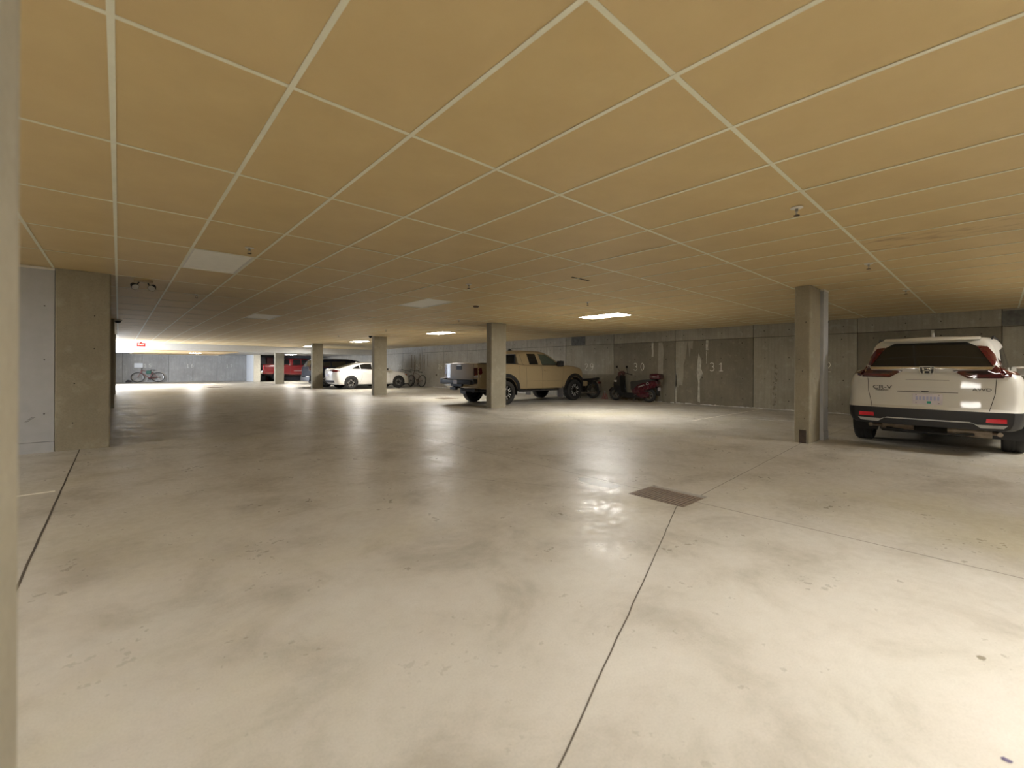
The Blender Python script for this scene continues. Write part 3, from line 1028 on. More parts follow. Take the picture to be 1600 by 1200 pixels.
def wheel(parent, loc, R, w, rimr, side, rim_m, style='five', accent=None, proto=None):
    if proto:
        return dup_part(proto, parent, loc, (0, 0, 0 if side < 0 else PI))
    b = NB()
    h = w / 2
    prof = [(rimr, -h * .78), (rimr + .015, -h * .92), (R - .035, -h), (R - .012, -h * .9), (R, -h * .72), (R, -h * .25), (R - .004, -h * .20), (R - .004, -h * .16), (R, -h * .11),
            (R, h * .11), (R - .004, h * .16), (R - .004, h * .20), (R, h * .25), (R, h * .72), (R - .012, h * .9), (R - .035, h), (rimr + .015, h * .92), (rimr, h * .78)]
    lathe(b, prof, 40, 'Y', closed=True)
    t = obj('wheel', b, M_rubber, parent, 40, loc)
    b = NB()
    lathe(b, [(rimr + .004, -h * .80), (rimr - .012, -h * .86), (rimr - .022, -h * .70), (rimr - .03, h * .6), (rimr, h * .8)], 36, 'Y')
    ns, sw = {'five': (5, .05), 'six': (6, .055), 'ten': (10, .022), 'steel': (8, .05)}[style]
    for k in range(ns):
        s = NB()
        prism(s, [(-sw * .9, rimr * .12), (sw * .9, rimr * .12), (sw * .55, rimr * .95), (-sw * .55, rimr * .95)], -h * .70, -h * .45)
        merge(b, s, Matrix.Rotation(2 * PI * k / ns, 4, 'Y'))
    lathe(b, [(.001, -h * .72), (.035, -h * .72), (.062, -h * .66), (.068, -h * .4), (.001, -h * .4)], 20, 'Y')
    obj('rim', b, rim_m, t, 35)
    b = NB(); lathe(b, [(.001, -h * .30), (rimr * .72, -h * .30), (rimr * .72, -h * .20), (.001, -h * .20)], 28, 'Y')
    obj('brake_disc', b, M_steel if style != 'ten' else M_black_pl, t, 35)
    b = NB(); lathe(b, [(.001, h * .1), (rimr - .02, h * .1)], 28, 'Y'); obj('hub_back', b, M_black_pl, t)
    if accent:
        b = NB()
        for k in range(ns):
            for q in (-1, 1):
                s = NB()
                prism(s, [(q * .012, rimr * .42), (q * .030, rimr * .42), (q * .062, rimr * .93), (q * .026, rimr * .93)], -h * .735, -h * .69)
                merge(b, s, Matrix.Rotation(2 * PI * k / ns, 4, 'Y'))
        obj('spoke_face', b, accent, t)
    b = NB()
    for k in range(5):
        a = 2 * PI * k / 5
        cyl(b, (.04 * math.cos(a), -h * .70, .04 * math.sin(a)), .007, .012, 'Y', 6)
    tag(obj('lug_nuts', b, M_chrome, t), kind='stuff')
    t.rotation_euler = (0, 0, 0 if side < 0 else PI)
    return t


def build_car(root, paint, low, gh, sec_low, xr, xf, R, tw, track, arch_r, rim_m, style, accent=None, deform=None, bed=None, sill=.40, bumper=None, rimr=None, ghsec=None, cladding=None, under=(.20, .42)):
    lb = loft(low, sec_low, 44, 12, deform)
    hw = max(s[3] for s in low)
    cut = NB()
    for x in (xr, xf):
        for s in (-1, 1):
            cyl(cut, (x, s * (hw - .02), R + .01), arch_r, .56, 'Y', 40)
    lb = boolean(lb, cut)
    if bed:
        c = NB(); box(c, bed[0], bed[1], -bed[2], bed[2], bed[3], 2.0); lb = boolean(lb, c)
    gb = loft(gh, ghsec or SEC_GH, 40, 12, None, .025)
    both = NB()
    for b in (lb, gb):
        me = bpy.data.meshes.new('tmp'); b.to_mesh(me); both.from_mesh(me); bpy.data.meshes.remove(me)
    bvh = BVHTree.FromBMesh(both); both.free()
    cladding = cladding or M_trim_bk
    if bumper:
        zt, xe = bumper
        bp = carve(lb, [((0, 0, zt), (0, 0, 1)), ((xe, 0, 0), (1, 0, 0))], lambda c: c.z < zt and c.x < xe)
        obj('rear_bumper', bp, cladding, root, 30)
    if sill:
        sp_ = carve(lb, [((0, 0, sill), (0, 0, 1))], lambda c: c.z < sill)
        obj('lower_cladding', sp_, cladding, root, 30)
    me = bpy.data.meshes.new('tmp'); gb.to_mesh(me); gb.free(); lb.from_mesh(me); bpy.data.meshes.remove(me)
    obj('body', lb, paint, root, 32)
    # wheel wells
    for x in (xr, xf):
        for s in (-1, 1):
            b = NB()
            y1, y0 = s * (hw - .03), s * (hw - .33)
            prof = [(arch_r - .006, y1), (arch_r - .006, y0), (.001, y0)]
            lathe(b, prof, 30, 'Y', (x, 0, R + .01))
            bmesh.ops.delete(b, geom=[v for v in b.verts if v.co.z < R * .55], context='VERTS')
            obj('wheel_well', b, M_black_pl, root, 30)
    rimr = rimr or R * .64
    w0 = None
    for x in (xr, xf):
        for s in (-1, 1):
            w = wheel(root, (x, s * track, R), R, tw, rimr, s, rim_m, style, accent, w0)
            if w0 is None: w0 = w
    # underbody, axles
    b = NB()
    L = low[-1][0]
    bevbox(b, .45, L - .5, -.55, .55, under[0], under[1], .03, 1)
    obj('underbody', b, M_under, root)
    for xa in (xr, xf):
        b = NB(); tube(b, [(xa, -track + .1, R), (xa, track - .1, R)], .042, 10)
        obj('axle', b, M_under, root, 40)
    return bvh


def text_part(body, size, m, parent, loc, name='badge_text', yaw=-PI / 2, ext=.001, tilt=PI / 2, xs=1.0):
    cu = bpy.data.curves.new('t', 'FONT'); cu.body = body; cu.size = size; cu.extrude = ext; cu.align_x = 'CENTER'; cu.align_y = 'CENTER'
    o = bpy.data.objects.new('tmp_text', cu); COL.objects.link(o)
    bpy.context.view_layer.update()
    me = bpy.data.meshes.new_from_object(o.evaluated_get(bpy.context.evaluated_depsgraph_get()))
    bpy.data.objects.remove(o)
    me.materials.clear(); me.materials.append(m)
    q = bpy.data.objects.new(name, me); COL.objects.link(q); q.parent = parent; q.location = loc
    q.rotation_euler = (tilt, 0, yaw); q.scale = (xs, 1, 1)
    return q


def plate(parent, x, y, z, w, h, yaw_sign=-1, green=True):
    """licence plate facing -x."""
    b = NB(); bevbox(b, x, x + .006, y - w / 2, y + w / 2, z - h / 2, z + h / 2, .002, 1)
    p = obj('licence_plate', b, M_plate, parent)
    b = NB()
    for k in range(7):
        yy = y + w * .36 - k * w * .12
        box(b, x - .0012, x, yy - w * .035, yy + w * .035, z - h * .12, z + h * .24)
    obj('faint_print', b, M_plate_ink, p)
    if green:
        b = NB(); box(b, x - .0015, x, y - w * .12, y + w * .02, z - h * .42, z - h * .2); obj('green_mark', b, M_green, p)
    b = NB()
    for sy in (-1, 1):
        for sz in (-1, 1): cyl(b, (x - .002, y + sy * w * .38, z + sz * h * .38), .005, .004, 'X', 8)
    tag(obj('screws', b, M_black_pl, p), kind='stuff')
    return p


# ---- white suv at the right
P_white = simple('pearl_white_paint', (0.60, 0.585, 0.54), 0.42, coat=0.3, var=0.01)
P_tan = simple('tan_paint', (0.33, 0.255, 0.145), 0.45, coat=0.22, var=0.02)
P_swhite = simple('bright_white_paint', (0.78, 0.76, 0.72), 0.25, coat=0.9, var=0.01)
P_dark = simple('dark_blue_paint', (0.008, 0.010, 0.020), 0.55, spec=0.15, var=0.05)
P_red = simple('dark_red_car_paint', (0.17, 0.010, 0.012), 0.25, coat=0.9, var=0.03)


def sstep(v, a, b):
    t = min(1, max(0, (v - a) / (b - a))); return t * t * (3 - 2 * t)


def def_suv(x, y, z):
    if x < .55:
        f = (1 - x / .55) ** 2
        x += f * (.10 * (abs(y) / .85) ** 2.6 + .05 * sstep(z, .57, .63) + .13 * max(0, z - .62) + .7 * max(0, .36 - z))
    elif x > 4.0:
        f = ((x - 4.0) / .58) ** 2
        x -= f * (.22 * (abs(y) / .8) ** 2.4 + .25 * max(0, z - .6))
    return x, y, z


LOW_SUV = [(0, .355, 1.05, .80), (.04, .35, 1.09, .84), (.14, .35, 1.12, .875), (.35, .345, 1.13, .905), (.8, .32, 1.12, .92), (2.0, .25, 1.08, .925), (3.3, .25, 1.03, .92), (3.9, .26, .98, .90), (4.25, .27, .88, .86), (4.5, .29, .76, .78), (4.58, .33, .68, .70)]
GH_SUV = [(.13, 1.0, 1.13, .745), (.20, 1.0, 1.25, .735), (.30, 1.0, 1.41, .715), (.38, 1.0, 1.52, .70), (.46, 1.0, 1.555, .70), (.9, 1.0, 1.595, .745), (1.6, 1.0, 1.615, .785), (2.3, 1.0, 1.60, .80), (2.8, 1.0, 1.54, .80), (3.1, 1.0, 1.44, .79), (3.5, 1.0, 1.22, .76), (3.8, 1.0, 1.04, .72)]

suv = thing('parked_suv', 'pearl white suv with red tail lamps, parked rear outward at right', 'car', (8.20, .66, 0))
bv = build_car(suv, P_white, LOW_SUV, GH_SUV, SEC_LOW, .96, 3.62, .345, .225, .80, .40, M_silver, 'ten', None, def_suv, sill=.395, bumper=(.585, .57))
GLS = [(.625, 1.172), (.60, 1.21), (.47, 1.445), (.37, 1.508), (-.37, 1.508), (-.47, 1.445), (-.60, 1.21), (-.625, 1.172)]
patch(bv, GLS, 'rear', 'rear_window', M_glass_dk, suv, .006)
for s, f in ((1, lambda p: p), (-1, mir)):
    patch(bv, f([(.74, 1.20), (.70, 1.215), (.565, 1.44), (.468, 1.452), (.61, 1.185)]), 'rear', 'upper_tail_lamp', M_lamp_red, suv, .014, .03)
    lampw = patch(bv, f([(.80, 1.20), (.77, 1.04), (.70, 1.02), (.39, 1.015), (.25, 1.115), (.60, 1.125), (.64, 1.185)]), 'rear', 'tail_lamp', M_lamp_dk, suv, .022, .04)
    patch(bv, f([(.765, 1.075), (.74, 1.045), (.41, 1.035), (.37, 1.06), (.60, 1.068)]), 'rear', 'lamp_strip', M_lamp_red, lampw, .027, .01)
    patch(bv, f([(.585, 1.11), (.585, 1.085), (.40, 1.08), (.36, 1.105)]), 'rear', 'reverse_lens', M_glass_dk, lampw, .026, .01)
    sd = 'L' if s > 0 else 'R'
    patch(bv, [(.17, 1.075), (.20, 1.18), (.38, 1.14), (.36, 1.06)], sd, 'side_lamp', M_lamp_red, suv, .012, .03)
    patch(bv, f([(.735, .505), (.56, .505), (.555, .452), (.735, .452)]), 'rear', 'bumper_reflector', M_refl, suv, .010)
    patch(bv, [(.62, 1.17), (.80, 1.40), (1.25, 1.45), (1.27, 1.16)], sd, 'quarter_window', M_glass_dk, suv)
    patch(bv, [(1.33, 1.16), (1.31, 1.455), (2.12, 1.465), (2.15, 1.15)], sd, 'rear_door_window', M_glass_dk, suv)
    patch(bv, [(2.22, 1.15), (2.19, 1.465), (2.60, 1.44), (2.95, 1.34), (3.30, 1.15)], sd, 'front_door_window', M_glass_dk, suv)
    for x in (.96, 3.62):
        patch(bv, ringpoly(x, .355, .408, .462, -12, 192), sd, 'arch_trim', M_trim_bk, suv, .010, .02, .06)
    seam(bv, [(1.30, 1.12), (1.36, .75), (1.30, .42)], sd, suv)
    seam(bv, [(2.18, 1.12), (2.18, .42)], sd, suv)
    seam(bv, [(3.20, 1.10), (3.20, .45)], sd, suv)
    seam(bv, f([(.645, 1.015), (.635, .82), (.585, .595)]), 'rear', suv, .007)
    b = NB(); bevbox(b, 2.88, 3.02, s * .93 - .10, s * .93 + .13, 1.03, 1.19, .03, 2)
    mr = obj('wing_mirror', b, P_white, suv, 40)
    b = NB(); bevbox(b, 2.868, 2.885, s * .95 - .09, s * .95 + .09, 1.05, 1.16, .006, 1); obj('mirror_glass', b, M_chrome, mr)
    b = NB(); bevbox(b, 2.92, 3.04, s * .80 - .08, s * .80 + .08, 1.03, 1.08, .01, 1); obj('mirror_arm', b, M_trim_bk, mr)
    b = NB(); bevbox(b, 1.42, 1.62, s * .925 - .015, s * .925 + .02, .955, .985, .008, 1); obj('door_handle', b, P_white, suv)
    b = NB(); tube(b, [(.75, s * .60, 1.56), (.9, s * .61, 1.60), (2.2, s * .66, 1.60), (2.45, s * .66, 1.565)], .012, 8); obj('roof_rail', b, M_trim_bk, suv, 40)
patch(bv, [(.61, 1.168), (.61, 1.135), (-.61, 1.135), (-.61, 1.168)], 'rear', 'chrome_strip', M_chrome, suv, .030, .03)
patch(bv, [(.745, .425), (.48, .42), (.41, .452), (-.41, .452), (-.48, .42), (-.745, .425), (-.71, .385), (-.51, .380), (-.44, .437), (.44, .437), (.51, .380), (.71, .385)], 'rear', 'silver_skid_trim', M_silver, suv, .014, .02, .05)
patch(bv, [(.31, .825), (.28, .885), (-.28, .885), (-.31, .825)], 'rear', 'plate_garnish', P_white, suv, .020, .03)
seam(bv, [(.305, .820), (-.305, .820)], 'rear', suv, .008)
seam(bv, [(.22, .985), (-.22, .985)], 'rear', suv, .0035)
patch(bv, [(.05, .833), (.05, .82), (.02, .815), (-.02, .82), (-.02, .833)], 'rear', 'hatch_switch', M_black_pl, suv, .024, .01)
xb = proj_pt(bv, 0, .72, 'rear', 0).x
plate(suv, xb - .016, -.01, .725, .30, .145)
# spoiler and fin
b = NB()
pr = [(.31, 1.532), (.32, 1.548), (.50, 1.588), (.62, 1.585), (.55, 1.56), (.40, 1.535)]
prism(b, pr, -.50, .50); bmesh.ops.bevel(b, geom=b.edges[:], offset=.006, segments=1, affect='EDGES')
obj('spoiler', b, P_white, suv, 40)
b = NB(); prism(b, [(.90, 1.60), (.96, 1.68), (.985, 1.685), (1.08, 1.60)], -.012, .012); bmesh.ops.bevel(b, geom=b.edges[:], offset=.005, segments=1, affect='EDGES')
obj('antenna_fin', b, P_white, suv)
# badge: chrome rounded frame with the H
bd = NB()
xb = proj_pt(bv, 0, 1.12, 'rear', 0).x - .030
fr = [(.062, 1.170), (.075, 1.16), (.070, 1.095), (.055, 1.070), (-.055, 1.070), (-.070, 1.095), (-.075, 1.16), (-.062, 1.170)]
prism(bd, fr, xb, xb + .03, 'X'); badge = obj('badge', bd, M_black_pl, suv)
bd = NB()
fnb = lambda u, v, h: (xb - h, u, v)
ribbon(bd, fr + [fr[0]], .012, fnb, .008)
ribbon(bd, [(.044, 1.160), (.032, 1.12), (.032, 1.080)], .019, fnb, .008); ribbon(bd, [(-.044, 1.160), (-.032, 1.12), (-.032, 1.080)], .019, fnb, .008)
ribbon(bd, [(.036, 1.118), (-.036, 1.118)], .014, fnb, .008)
obj('badge_letter', bd, M_chrome, badge)
def rear_text(body, size, y, z, w, xs):
    xa, xb_ = proj_pt(bv, y + w / 2, z, 'rear', 0).x, proj_pt(bv, y - w / 2, z, 'rear', 0).x
    xm = min((xa + xb_) / 2, proj_pt(bv, y, z, 'rear', 0).x) - .005
    text_part(body, size, M_seam, suv, (xm, y, z), yaw=math.atan2(-w, xb_ - xa), xs=xs, ext=.002)


rear_text('CR-V', .074, .475, .872, .22, 1.35)
rear_text('TOURING', .028, .48, .832, .16, 1.2)
rear_text('AWD', .055, -.52, .868, .16, 1.3)
b = NB(); cyl(b, (.40, -.40, .30), .085, .42, 'Y', 18); obj('muffler', b, M_muffler, suv, 40)
b = NB(); cyl(b, (.40, .34, .31), .06, .36, 'Y', 14); obj('muffler', b, M_muffler, suv, 40)
for pp in ([(.40, -.58, .29), (.30, -.66, .30), (.14, -.68, .30)], [(.40, .48, .30), (.28, .60, .31), (.20, .62, .31)]):
    b = NB(); tube(b, pp, .028, 10); obj('exhaust_pipe', b, M_muffler, suv, 40)
b = NB(); tube(b, [(.30, .45, .27), (.26, .2, .245), (.26, -.2, .24), (.30, -.45, .26)], .016, 8); obj('crossmember', b, M_under, suv, 40)

# ---- dark suv behind the white sedan
s2 = thing('parked_suv', 'black suv almost hidden behind the white sedan', 'car', (7.75, 26.25, 0))
bv = build_car(s2, P_dark, LOW_SUV, GH_SUV, SEC_LOW, .96, 3.62, .345, .225, .80, .40, M_silver, 'ten', None, def_suv, sill=.395, bumper=(.585, .57))
patch(bv, GLS, 'rear', 'rear_window', M_glass_dk, s2)
for s, f in ((1, lambda p: p), (-1, mir)):
    sd = 'L' if s > 0 else 'R'
    patch(bv, f([(.80, 1.18), (.77, .95), (.58, .95), (.60, 1.16)]), 'rear', 'tail_lamp', M_lamp_red, s2, .012, .03)
    patch(bv, [(.62, 1.17), (.80, 1.40), (1.25, 1.45), (1.27, 1.16)], sd, 'quarter_window', M_glass_dk, s2)
    patch(bv, [(1.33, 1.16), (1.31, 1.455), (2.12, 1.465), (2.15, 1.15)], sd, 'rear_door_window', M_glass_dk, s2)
    patch(bv, [(2.22, 1.15), (2.19, 1.465), (2.60, 1.44), (2.95, 1.34), (3.30, 1.15)], sd, 'front_door_window', M_glass_dk, s2)
    b = NB(); bevbox(b, 2.88, 3.02, s * .93 - .10, s * .93 + .13, 1.03, 1.19, .03, 2); obj('wing_mirror', b, P_dark, s2, 40)
    b = NB(); tube(b, [(.75, s * .60, 1.56), (.9, s * .61, 1.60), (2.2, s * .66, 1.60), (2.45, s * .66, 1.565)], .012, 8); obj('roof_rail', b, M_chrome, s2, 40)
    b = NB(); tube(b, [(.02, s * .45, .60), (.10, s * .70, .61), (.20, s * .82, .61)], .02, 8); obj('chrome_corner_trim', b, M_chrome, s2, 40)

# ---- white sedan
def def_sed(x, y, z):
    if x < .5:
        f = (1 - x / .5) ** 2
        x += f * (.20 * (abs(y) / .8) ** 2.6 + .14 * max(0, .80 - z) + .45 * max(0, .40 - z) + .25 * max(0, z - .92))
    elif x > 3.9:
        f = ((x - 3.9) / .7) ** 2
        x -= f * (.32 * (abs(y) / .75) ** 2.3 + .3 * max(0, z - .5))
    return x, y, z


LOW_SED = [(0, .32, 1.01, .72), (.06, .28, 1.045, .79), (.2, .23, 1.065, .85), (.6, .20, 1.06, .895), (1.3, .19, 1.01, .905), (2.4, .19, .97, .90), (3.2, .19, .945, .895), (3.6, .19, .92, .885), (3.95, .19, .87, .86), (4.3, .2, .78, .81), (4.55, .22, .68, .72), (4.62, .27, .62, .66)]
GH_SED = [(.28, .9, 1.03, .62), (.55, .9, 1.10, .66), (.95, .9, 1.225, .70), (1.35, .9, 1.33, .72), (1.7, .9, 1.375, .735), (2.1, .9, 1.39, .74), (2.5, .9, 1.365, .74), (2.8, .9, 1.28, .74), (3.1, .9, 1.14, .73), (3.45, .9, .95, .70)]
M_rface = simple('grey_alloy_face', (.35, .35, .34), .3, .3)
P_rimd = simple('dark_alloy', (.05, .05, .05), .35, .8)
sed = thing('parked_sedan', 'white sedan with dark alloy wheels parked nose to the wall', 'car', (8.04, 23.32, 0))
bv = build_car(sed, P_swhite, LOW_SED, GH_SED, SEC_LOW, .94, 3.62, .33, .215, .78, .365, P_rimd, 'five', M_rface, def_sed, sill=.245)
patch(bv, [(.47, 1.09), (.43, 1.33), (-.43, 1.33), (-.47, 1.09)], 'rear', 'rear_window', M_glass_dk, sed)
patch(bv, [(.50, .98), (.45, 1.30), (-.45, 1.30), (-.50, .98)], 'front', 'windscreen', M_glass_dk, sed)
for s, f in ((1, lambda p: p), (-1, mir)):
    sd = 'L' if s > 0 else 'R'
    patch(bv, [(1.02, 1.055), (1.20, 1.15), (1.42, 1.25), (1.48, 1.045)], sd, 'quarter_window', M_glass_dk, sed)
    patch(bv, [(1.52, 1.045), (1.47, 1.27), (1.72, 1.315), (2.10, 1.325), (2.12, 1.03)], sd, 'rear_door_window', M_glass_dk, sed)
    patch(bv, [(2.17, 1.03), (2.15, 1.325), (2.45, 1.30), (2.75, 1.20), (3.05, 1.02)], sd, 'front_door_window', M_glass_dk, sed)
    patch(bv, f([(.84, .98), (.80, .90), (.62, .88), (.36, .94), (.34, 1.0), (.62, 1.02)]), 'rear', 'tail_lamp', M_lamp_red, sed, .010, .03)
    patch(bv, [(.20, .89), (.22, .99), (.36, 1.01), (.58, .985), (.42, .93)], sd, 'side_lamp', M_lamp_red, sed, .010, .03)
    patch(bv, [(.26, .93), (.27, .965), (.34, .965), (.34, .935)], sd, 'lamp_bulb', M_lamp_cl, sed, .016, .01)
    patch(bv, [(3.98, .80), (4.30, .74), (4.34, .68), (4.10, .70)], sd, 'headlamp', M_amber, sed, .008, .02)
    seam(bv, [(1.50, 1.03), (1.52, .6), (1.38, .30)], sd, sed); seam(bv, [(2.15, 1.02), (2.15, .26)], sd, sed); seam(bv, [(3.08, 1.0), (3.12, .28)], sd, sed)
    b = NB(); bevbox(b, 2.82, 2.95, s * .93 - .08, s * .93 + .10, .98, 1.10, .025, 2); obj('wing_mirror', b, M_black_pl, sed, 40)
    for x in (1.36, 2.02):
        b = NB(); bevbox(b, x + .2, x + .38, s * .90 - .015, s * .90 + .012, .86, .885, .006, 1); obj('door_handle', b, P_swhite, sed)
patch(bv, [(.62, .46), (.60, .34), (-.60, .34), (-.62, .46)], 'rear', 'diffuser_insert', M_black_pl, sed, .006, .02)
xb = proj_pt(bv, 0, .72, 'rear', 0).x
plate(sed, xb - .012, 0, .72, .30, .14, green=False)
b = NB(); prism(b, [(1.48, 1.375), (1.52, 1.44), (1.55, 1.445), (1.64, 1.385)], -.012, .012); obj('antenna_fin', b, P_swhite, sed)

# ---- tan pickup
def def_pu(x, y, z):
    if x < .3:
        f = (1 - x / .3) ** 2
        x += f * (.05 * (abs(y) / .85) ** 3)
    elif x > 4.6:
        f = ((x - 4.6) / .6) ** 2
        x -= f * (.28 * (abs(y) / .8) ** 2.3 + .25 * max(0, z - .85))
    return x, y, z


LOW_TC = [(0, .56, 1.245, .89), (.04, .55, 1.255, .905), (.12, .52, 1.26, .915), (.5, .48, 1.262, .92), (1.72, .46, 1.26, .925), (1.95, .455, 1.235, .93), (3.4, .45, 1.232, .93), (3.75, .45, 1.24, .925), (4.2, .45, 1.225, .915), (4.6, .46, 1.17, .90), (4.95, .48, 1.08, .87), (5.15, .50, 1.0, .80), (5.22, .53, .93, .74)]
GH_TC = [(1.72, 1.14, 1.56, .80), (1.76, 1.14, 1.62, .805), (1.92, 1.14, 1.675, .815), (2.2, 1.14, 1.70, .82), (2.7, 1.14, 1.70, .825), (3.0, 1.14, 1.665, .825), (3.25, 1.14, 1.575, .825), (3.55, 1.14, 1.42, .82), (3.95, 1.14, 1.22, .80)]
tc = thing('pickup_truck', 'tan pickup truck with black wheel arches, tail toward the aisle', 'pickup', (7.72, 10.99, 0))
M_face = simple('machined_alloy_face', (.62, .62, .60), .3, .3)
M_rimbk = simple('black_alloy', (.02, .02, .02), .35, .6)
bv = build_car(tc, P_tan, LOW_TC, GH_TC, SEC_BOX, 1.13, 4.37, .365, .255, .80, .46, M_rimbk, 'six', M_face, def_pu, bed=(.07, 1.66, .78, .62), sill=None, rimr=.225, under=(.38, .58))
for s, f in ((1, lambda p: p), (-1, mir)):
    sd = 'L' if s > 0 else 'R'
    patch(bv, [(2.13, 1.595), (2.50, 1.60), (2.60, 1.25), (2.21, 1.25)], sd, 'rear_door_window', M_glass_dk, tc)
    patch(bv, [(2.67, 1.60), (2.98, 1.585), (3.22, 1.49), (3.64, 1.255), (2.80, 1.25)], sd, 'front_door_window', M_glass_lt, tc)
    patch(bv, [(2.645, 1.61), (2.655, 1.615), (2.80, 1.237), (2.785, 1.237)], sd, 'window_pillar', M_black_pl, tc)
    patch(bv, [(2.80, 1.262), (3.66, 1.262), (3.70, 1.235), (2.79, 1.235)], sd, 'window_sill_trim', M_black_pl, tc, .012)
    for x in (1.13, 4.37):
        patch(bv, ringpoly(x, .375, .470, .580, -8, 188, 26), sd, 'fender_flare', M_trim_bk, tc, .022, .04, .07)
    patch(bv, f([(.905, 1.135), (.905, .93), (.72, .90), (.71, 1.12)]), 'rear', 'tail_lamp', M_lamp_red, tc, .012, .03)
    patch(bv, f([(.905, .92), (.905, .84), (.72, .84), (.72, .89)]), 'rear', 'reverse_lens', M_lamp_cl, tc, .012, .03)
    patch(bv, [(.03, .93), (.03, 1.13), (.16, 1.13), (.18, .98), (.14, .93)], sd, 'side_lamp', M_lamp_red, tc, .010, .03)
    seam(bv, [(1.82, 1.56), (1.90, 1.26), (1.96, 1.2), (1.97, .50)], sd, tc, .010)
    seam(bv, [(1.68, 1.25), (1.68, .50)], sd, tc, .010)
    seam(bv, [(2.68, 1.22), (2.71, .49)], sd, tc, .008)
    seam(bv, [(3.78, 1.22), (3.72, .9), (3.66, .50)], sd, tc, .006)
    seam(bv, [(1.97, .72), (3.72, .72)], sd, tc, .004)
    b = NB(); bevbox(b, 3.42, 3.56, s * 1.0 - .10, s * 1.0 + .12, 1.19, 1.38, .025, 2); mr = obj('wing_mirror', b, M_black_pl, tc, 40)
    b = NB(); bevbox(b, 3.45, 3.58, s * .88 - .06, s * .88 + .06, 1.21, 1.26, .01, 1); obj('mirror_arm', b, M_black_pl, mr)
    b = NB(); bevbox(b, 2.78, 2.98, s * .935 - .015, s * .935 + .016, 1.045, 1.075, .008, 1); obj('door_handle', b, P_tan, tc)
    for xm, zm in ((3.70, .13),):
        b = NB(); box(b, xm, xm + .01, s * .80 - .13, s * .80 + .13, zm, .52); obj('mud_flap', b, simple('dusty_rubber', (.11, .10, .10), .8), tc)
    b = NB(); box(b, .12, 1.66, s * .83 - .055, s * .83 + .055, 1.262, 1.275); obj('bed_rail_cap', b, M_black_pl, tc)
    b = NB(); tube(b, [(1.75, s * .80, .40), (3.6, s * .80, .40)], .03, 8); obj('frame_rail', b, M_under, tc, 40)
b = NB(); bevbox(b, -.135, .02, -.74, .74, .64, .775, .02, 2); bevbox(b, -.10, .06, -.86, -.70, .66, .80, .02, 2); bevbox(b, -.10, .06, .70, .93, .62, .80, .02, 2)
obj('rear_bumper', b, M_trim_bk, tc, 40)
b = NB(); bevbox(b, -.11, -.05, -.28, .30, .56, .66, .01, 1); box(b, -.16, .3, .06, .14, .50, .57); box(b, -.17, -.08, -.04, .24, .46, .54); obj('tow_hitch', b, M_black_pl, tc)
plate(tc, -.142, .02, .70, .20, .12, green=False)
patch(bv, [(.13, 1.185), (.13, 1.07), (-.13, 1.07), (-.13, 1.185)], 'rear', 'handle_bezel', M_black_pl, tc, .012, .02)
patch(bv, [(.10, 1.215), (.10, 1.195), (-.10, 1.195), (-.10, 1.215)], 'rear', 'emblem_strip', M_steel, tc, .010, .02)
for s in (1, -1): seam(bv, [(s * .70, 1.25), (s * .70, .80)], 'rear', tc, .010)
patch(bv, [(.66, .965), (.66, .985), (-.66, .985), (-.66, .965)], 'rear', 'tailgate_crease', P_tan, tc, .012, .02)
patch(bv, [(.60, 1.13), (.60, 1.145), (.18, 1.145), (.18, 1.13)], 'rear', 'tailgate_crease', P_tan, tc, .012, .02)
patch(bv, [(-.18, 1.13), (-.18, 1.145), (-.60, 1.145), (-.60, 1.13)], 'rear', 'tailgate_crease', P_tan, tc, .012, .02)
b = NB(); box(b, 1.700, 1.718, -.66, .66, 1.27, 1.57); obj('rear_window', b, M_glass_dk, tc)
b = NB()
for y in (-.66, -.235, .215, .64): box(b, 1.692, 1.703, y, y + .02, 1.265, 1.575)
box(b, 1.692, 1.703, -.66, .66, 1.555, 1.578); box(b, 1.692, 1.703, -.66, .66, 1.258, 1.275); obj('window_frame', b, M_black_pl, tc)
b = NB(); bevbox(b, 1.70, 1.76, -.17, .17, 1.605, 1.645, .006, 1); obj('high_brake_lamp', b, M_refl, tc)
b = NB(); prism(b, [(1.98, 1.70), (2.02, 1.765), (2.06, 1.77), (2.18, 1.715)], -.022, .022); obj('antenna_fin', b, M_black_pl, tc)
b = NB(); bevbox(b, 5.02, 5.25, -.80, .80, .48, .66, .04, 2); obj('front_bumper', b, P_tan, tc, 40)
b = NB(); cyl(b, (1.13, 0, .36), .13, .22, 'Y', 16); cyl(b, (.55, -.3, .46), .09, .5, 'X', 14); tube(b, [(.5, .2, .42), (1.1, .3, .5), (2.6, .25, .42)], .035, 8); obj('driveline', b, M_under, tc, 40)

# ---- red pickup, tail toward the aisle
def def_rp(x, y, z):
    if x < .3:
        f = (1 - x / .3) ** 2
        x += f * (.05 * (abs(y) / .85) ** 3)
    elif x > 4.8:
        f = ((x - 4.8) / .55) ** 2
        x -= f * (.20 * (abs(y) / .85) ** 2.5)
    return x, y, z


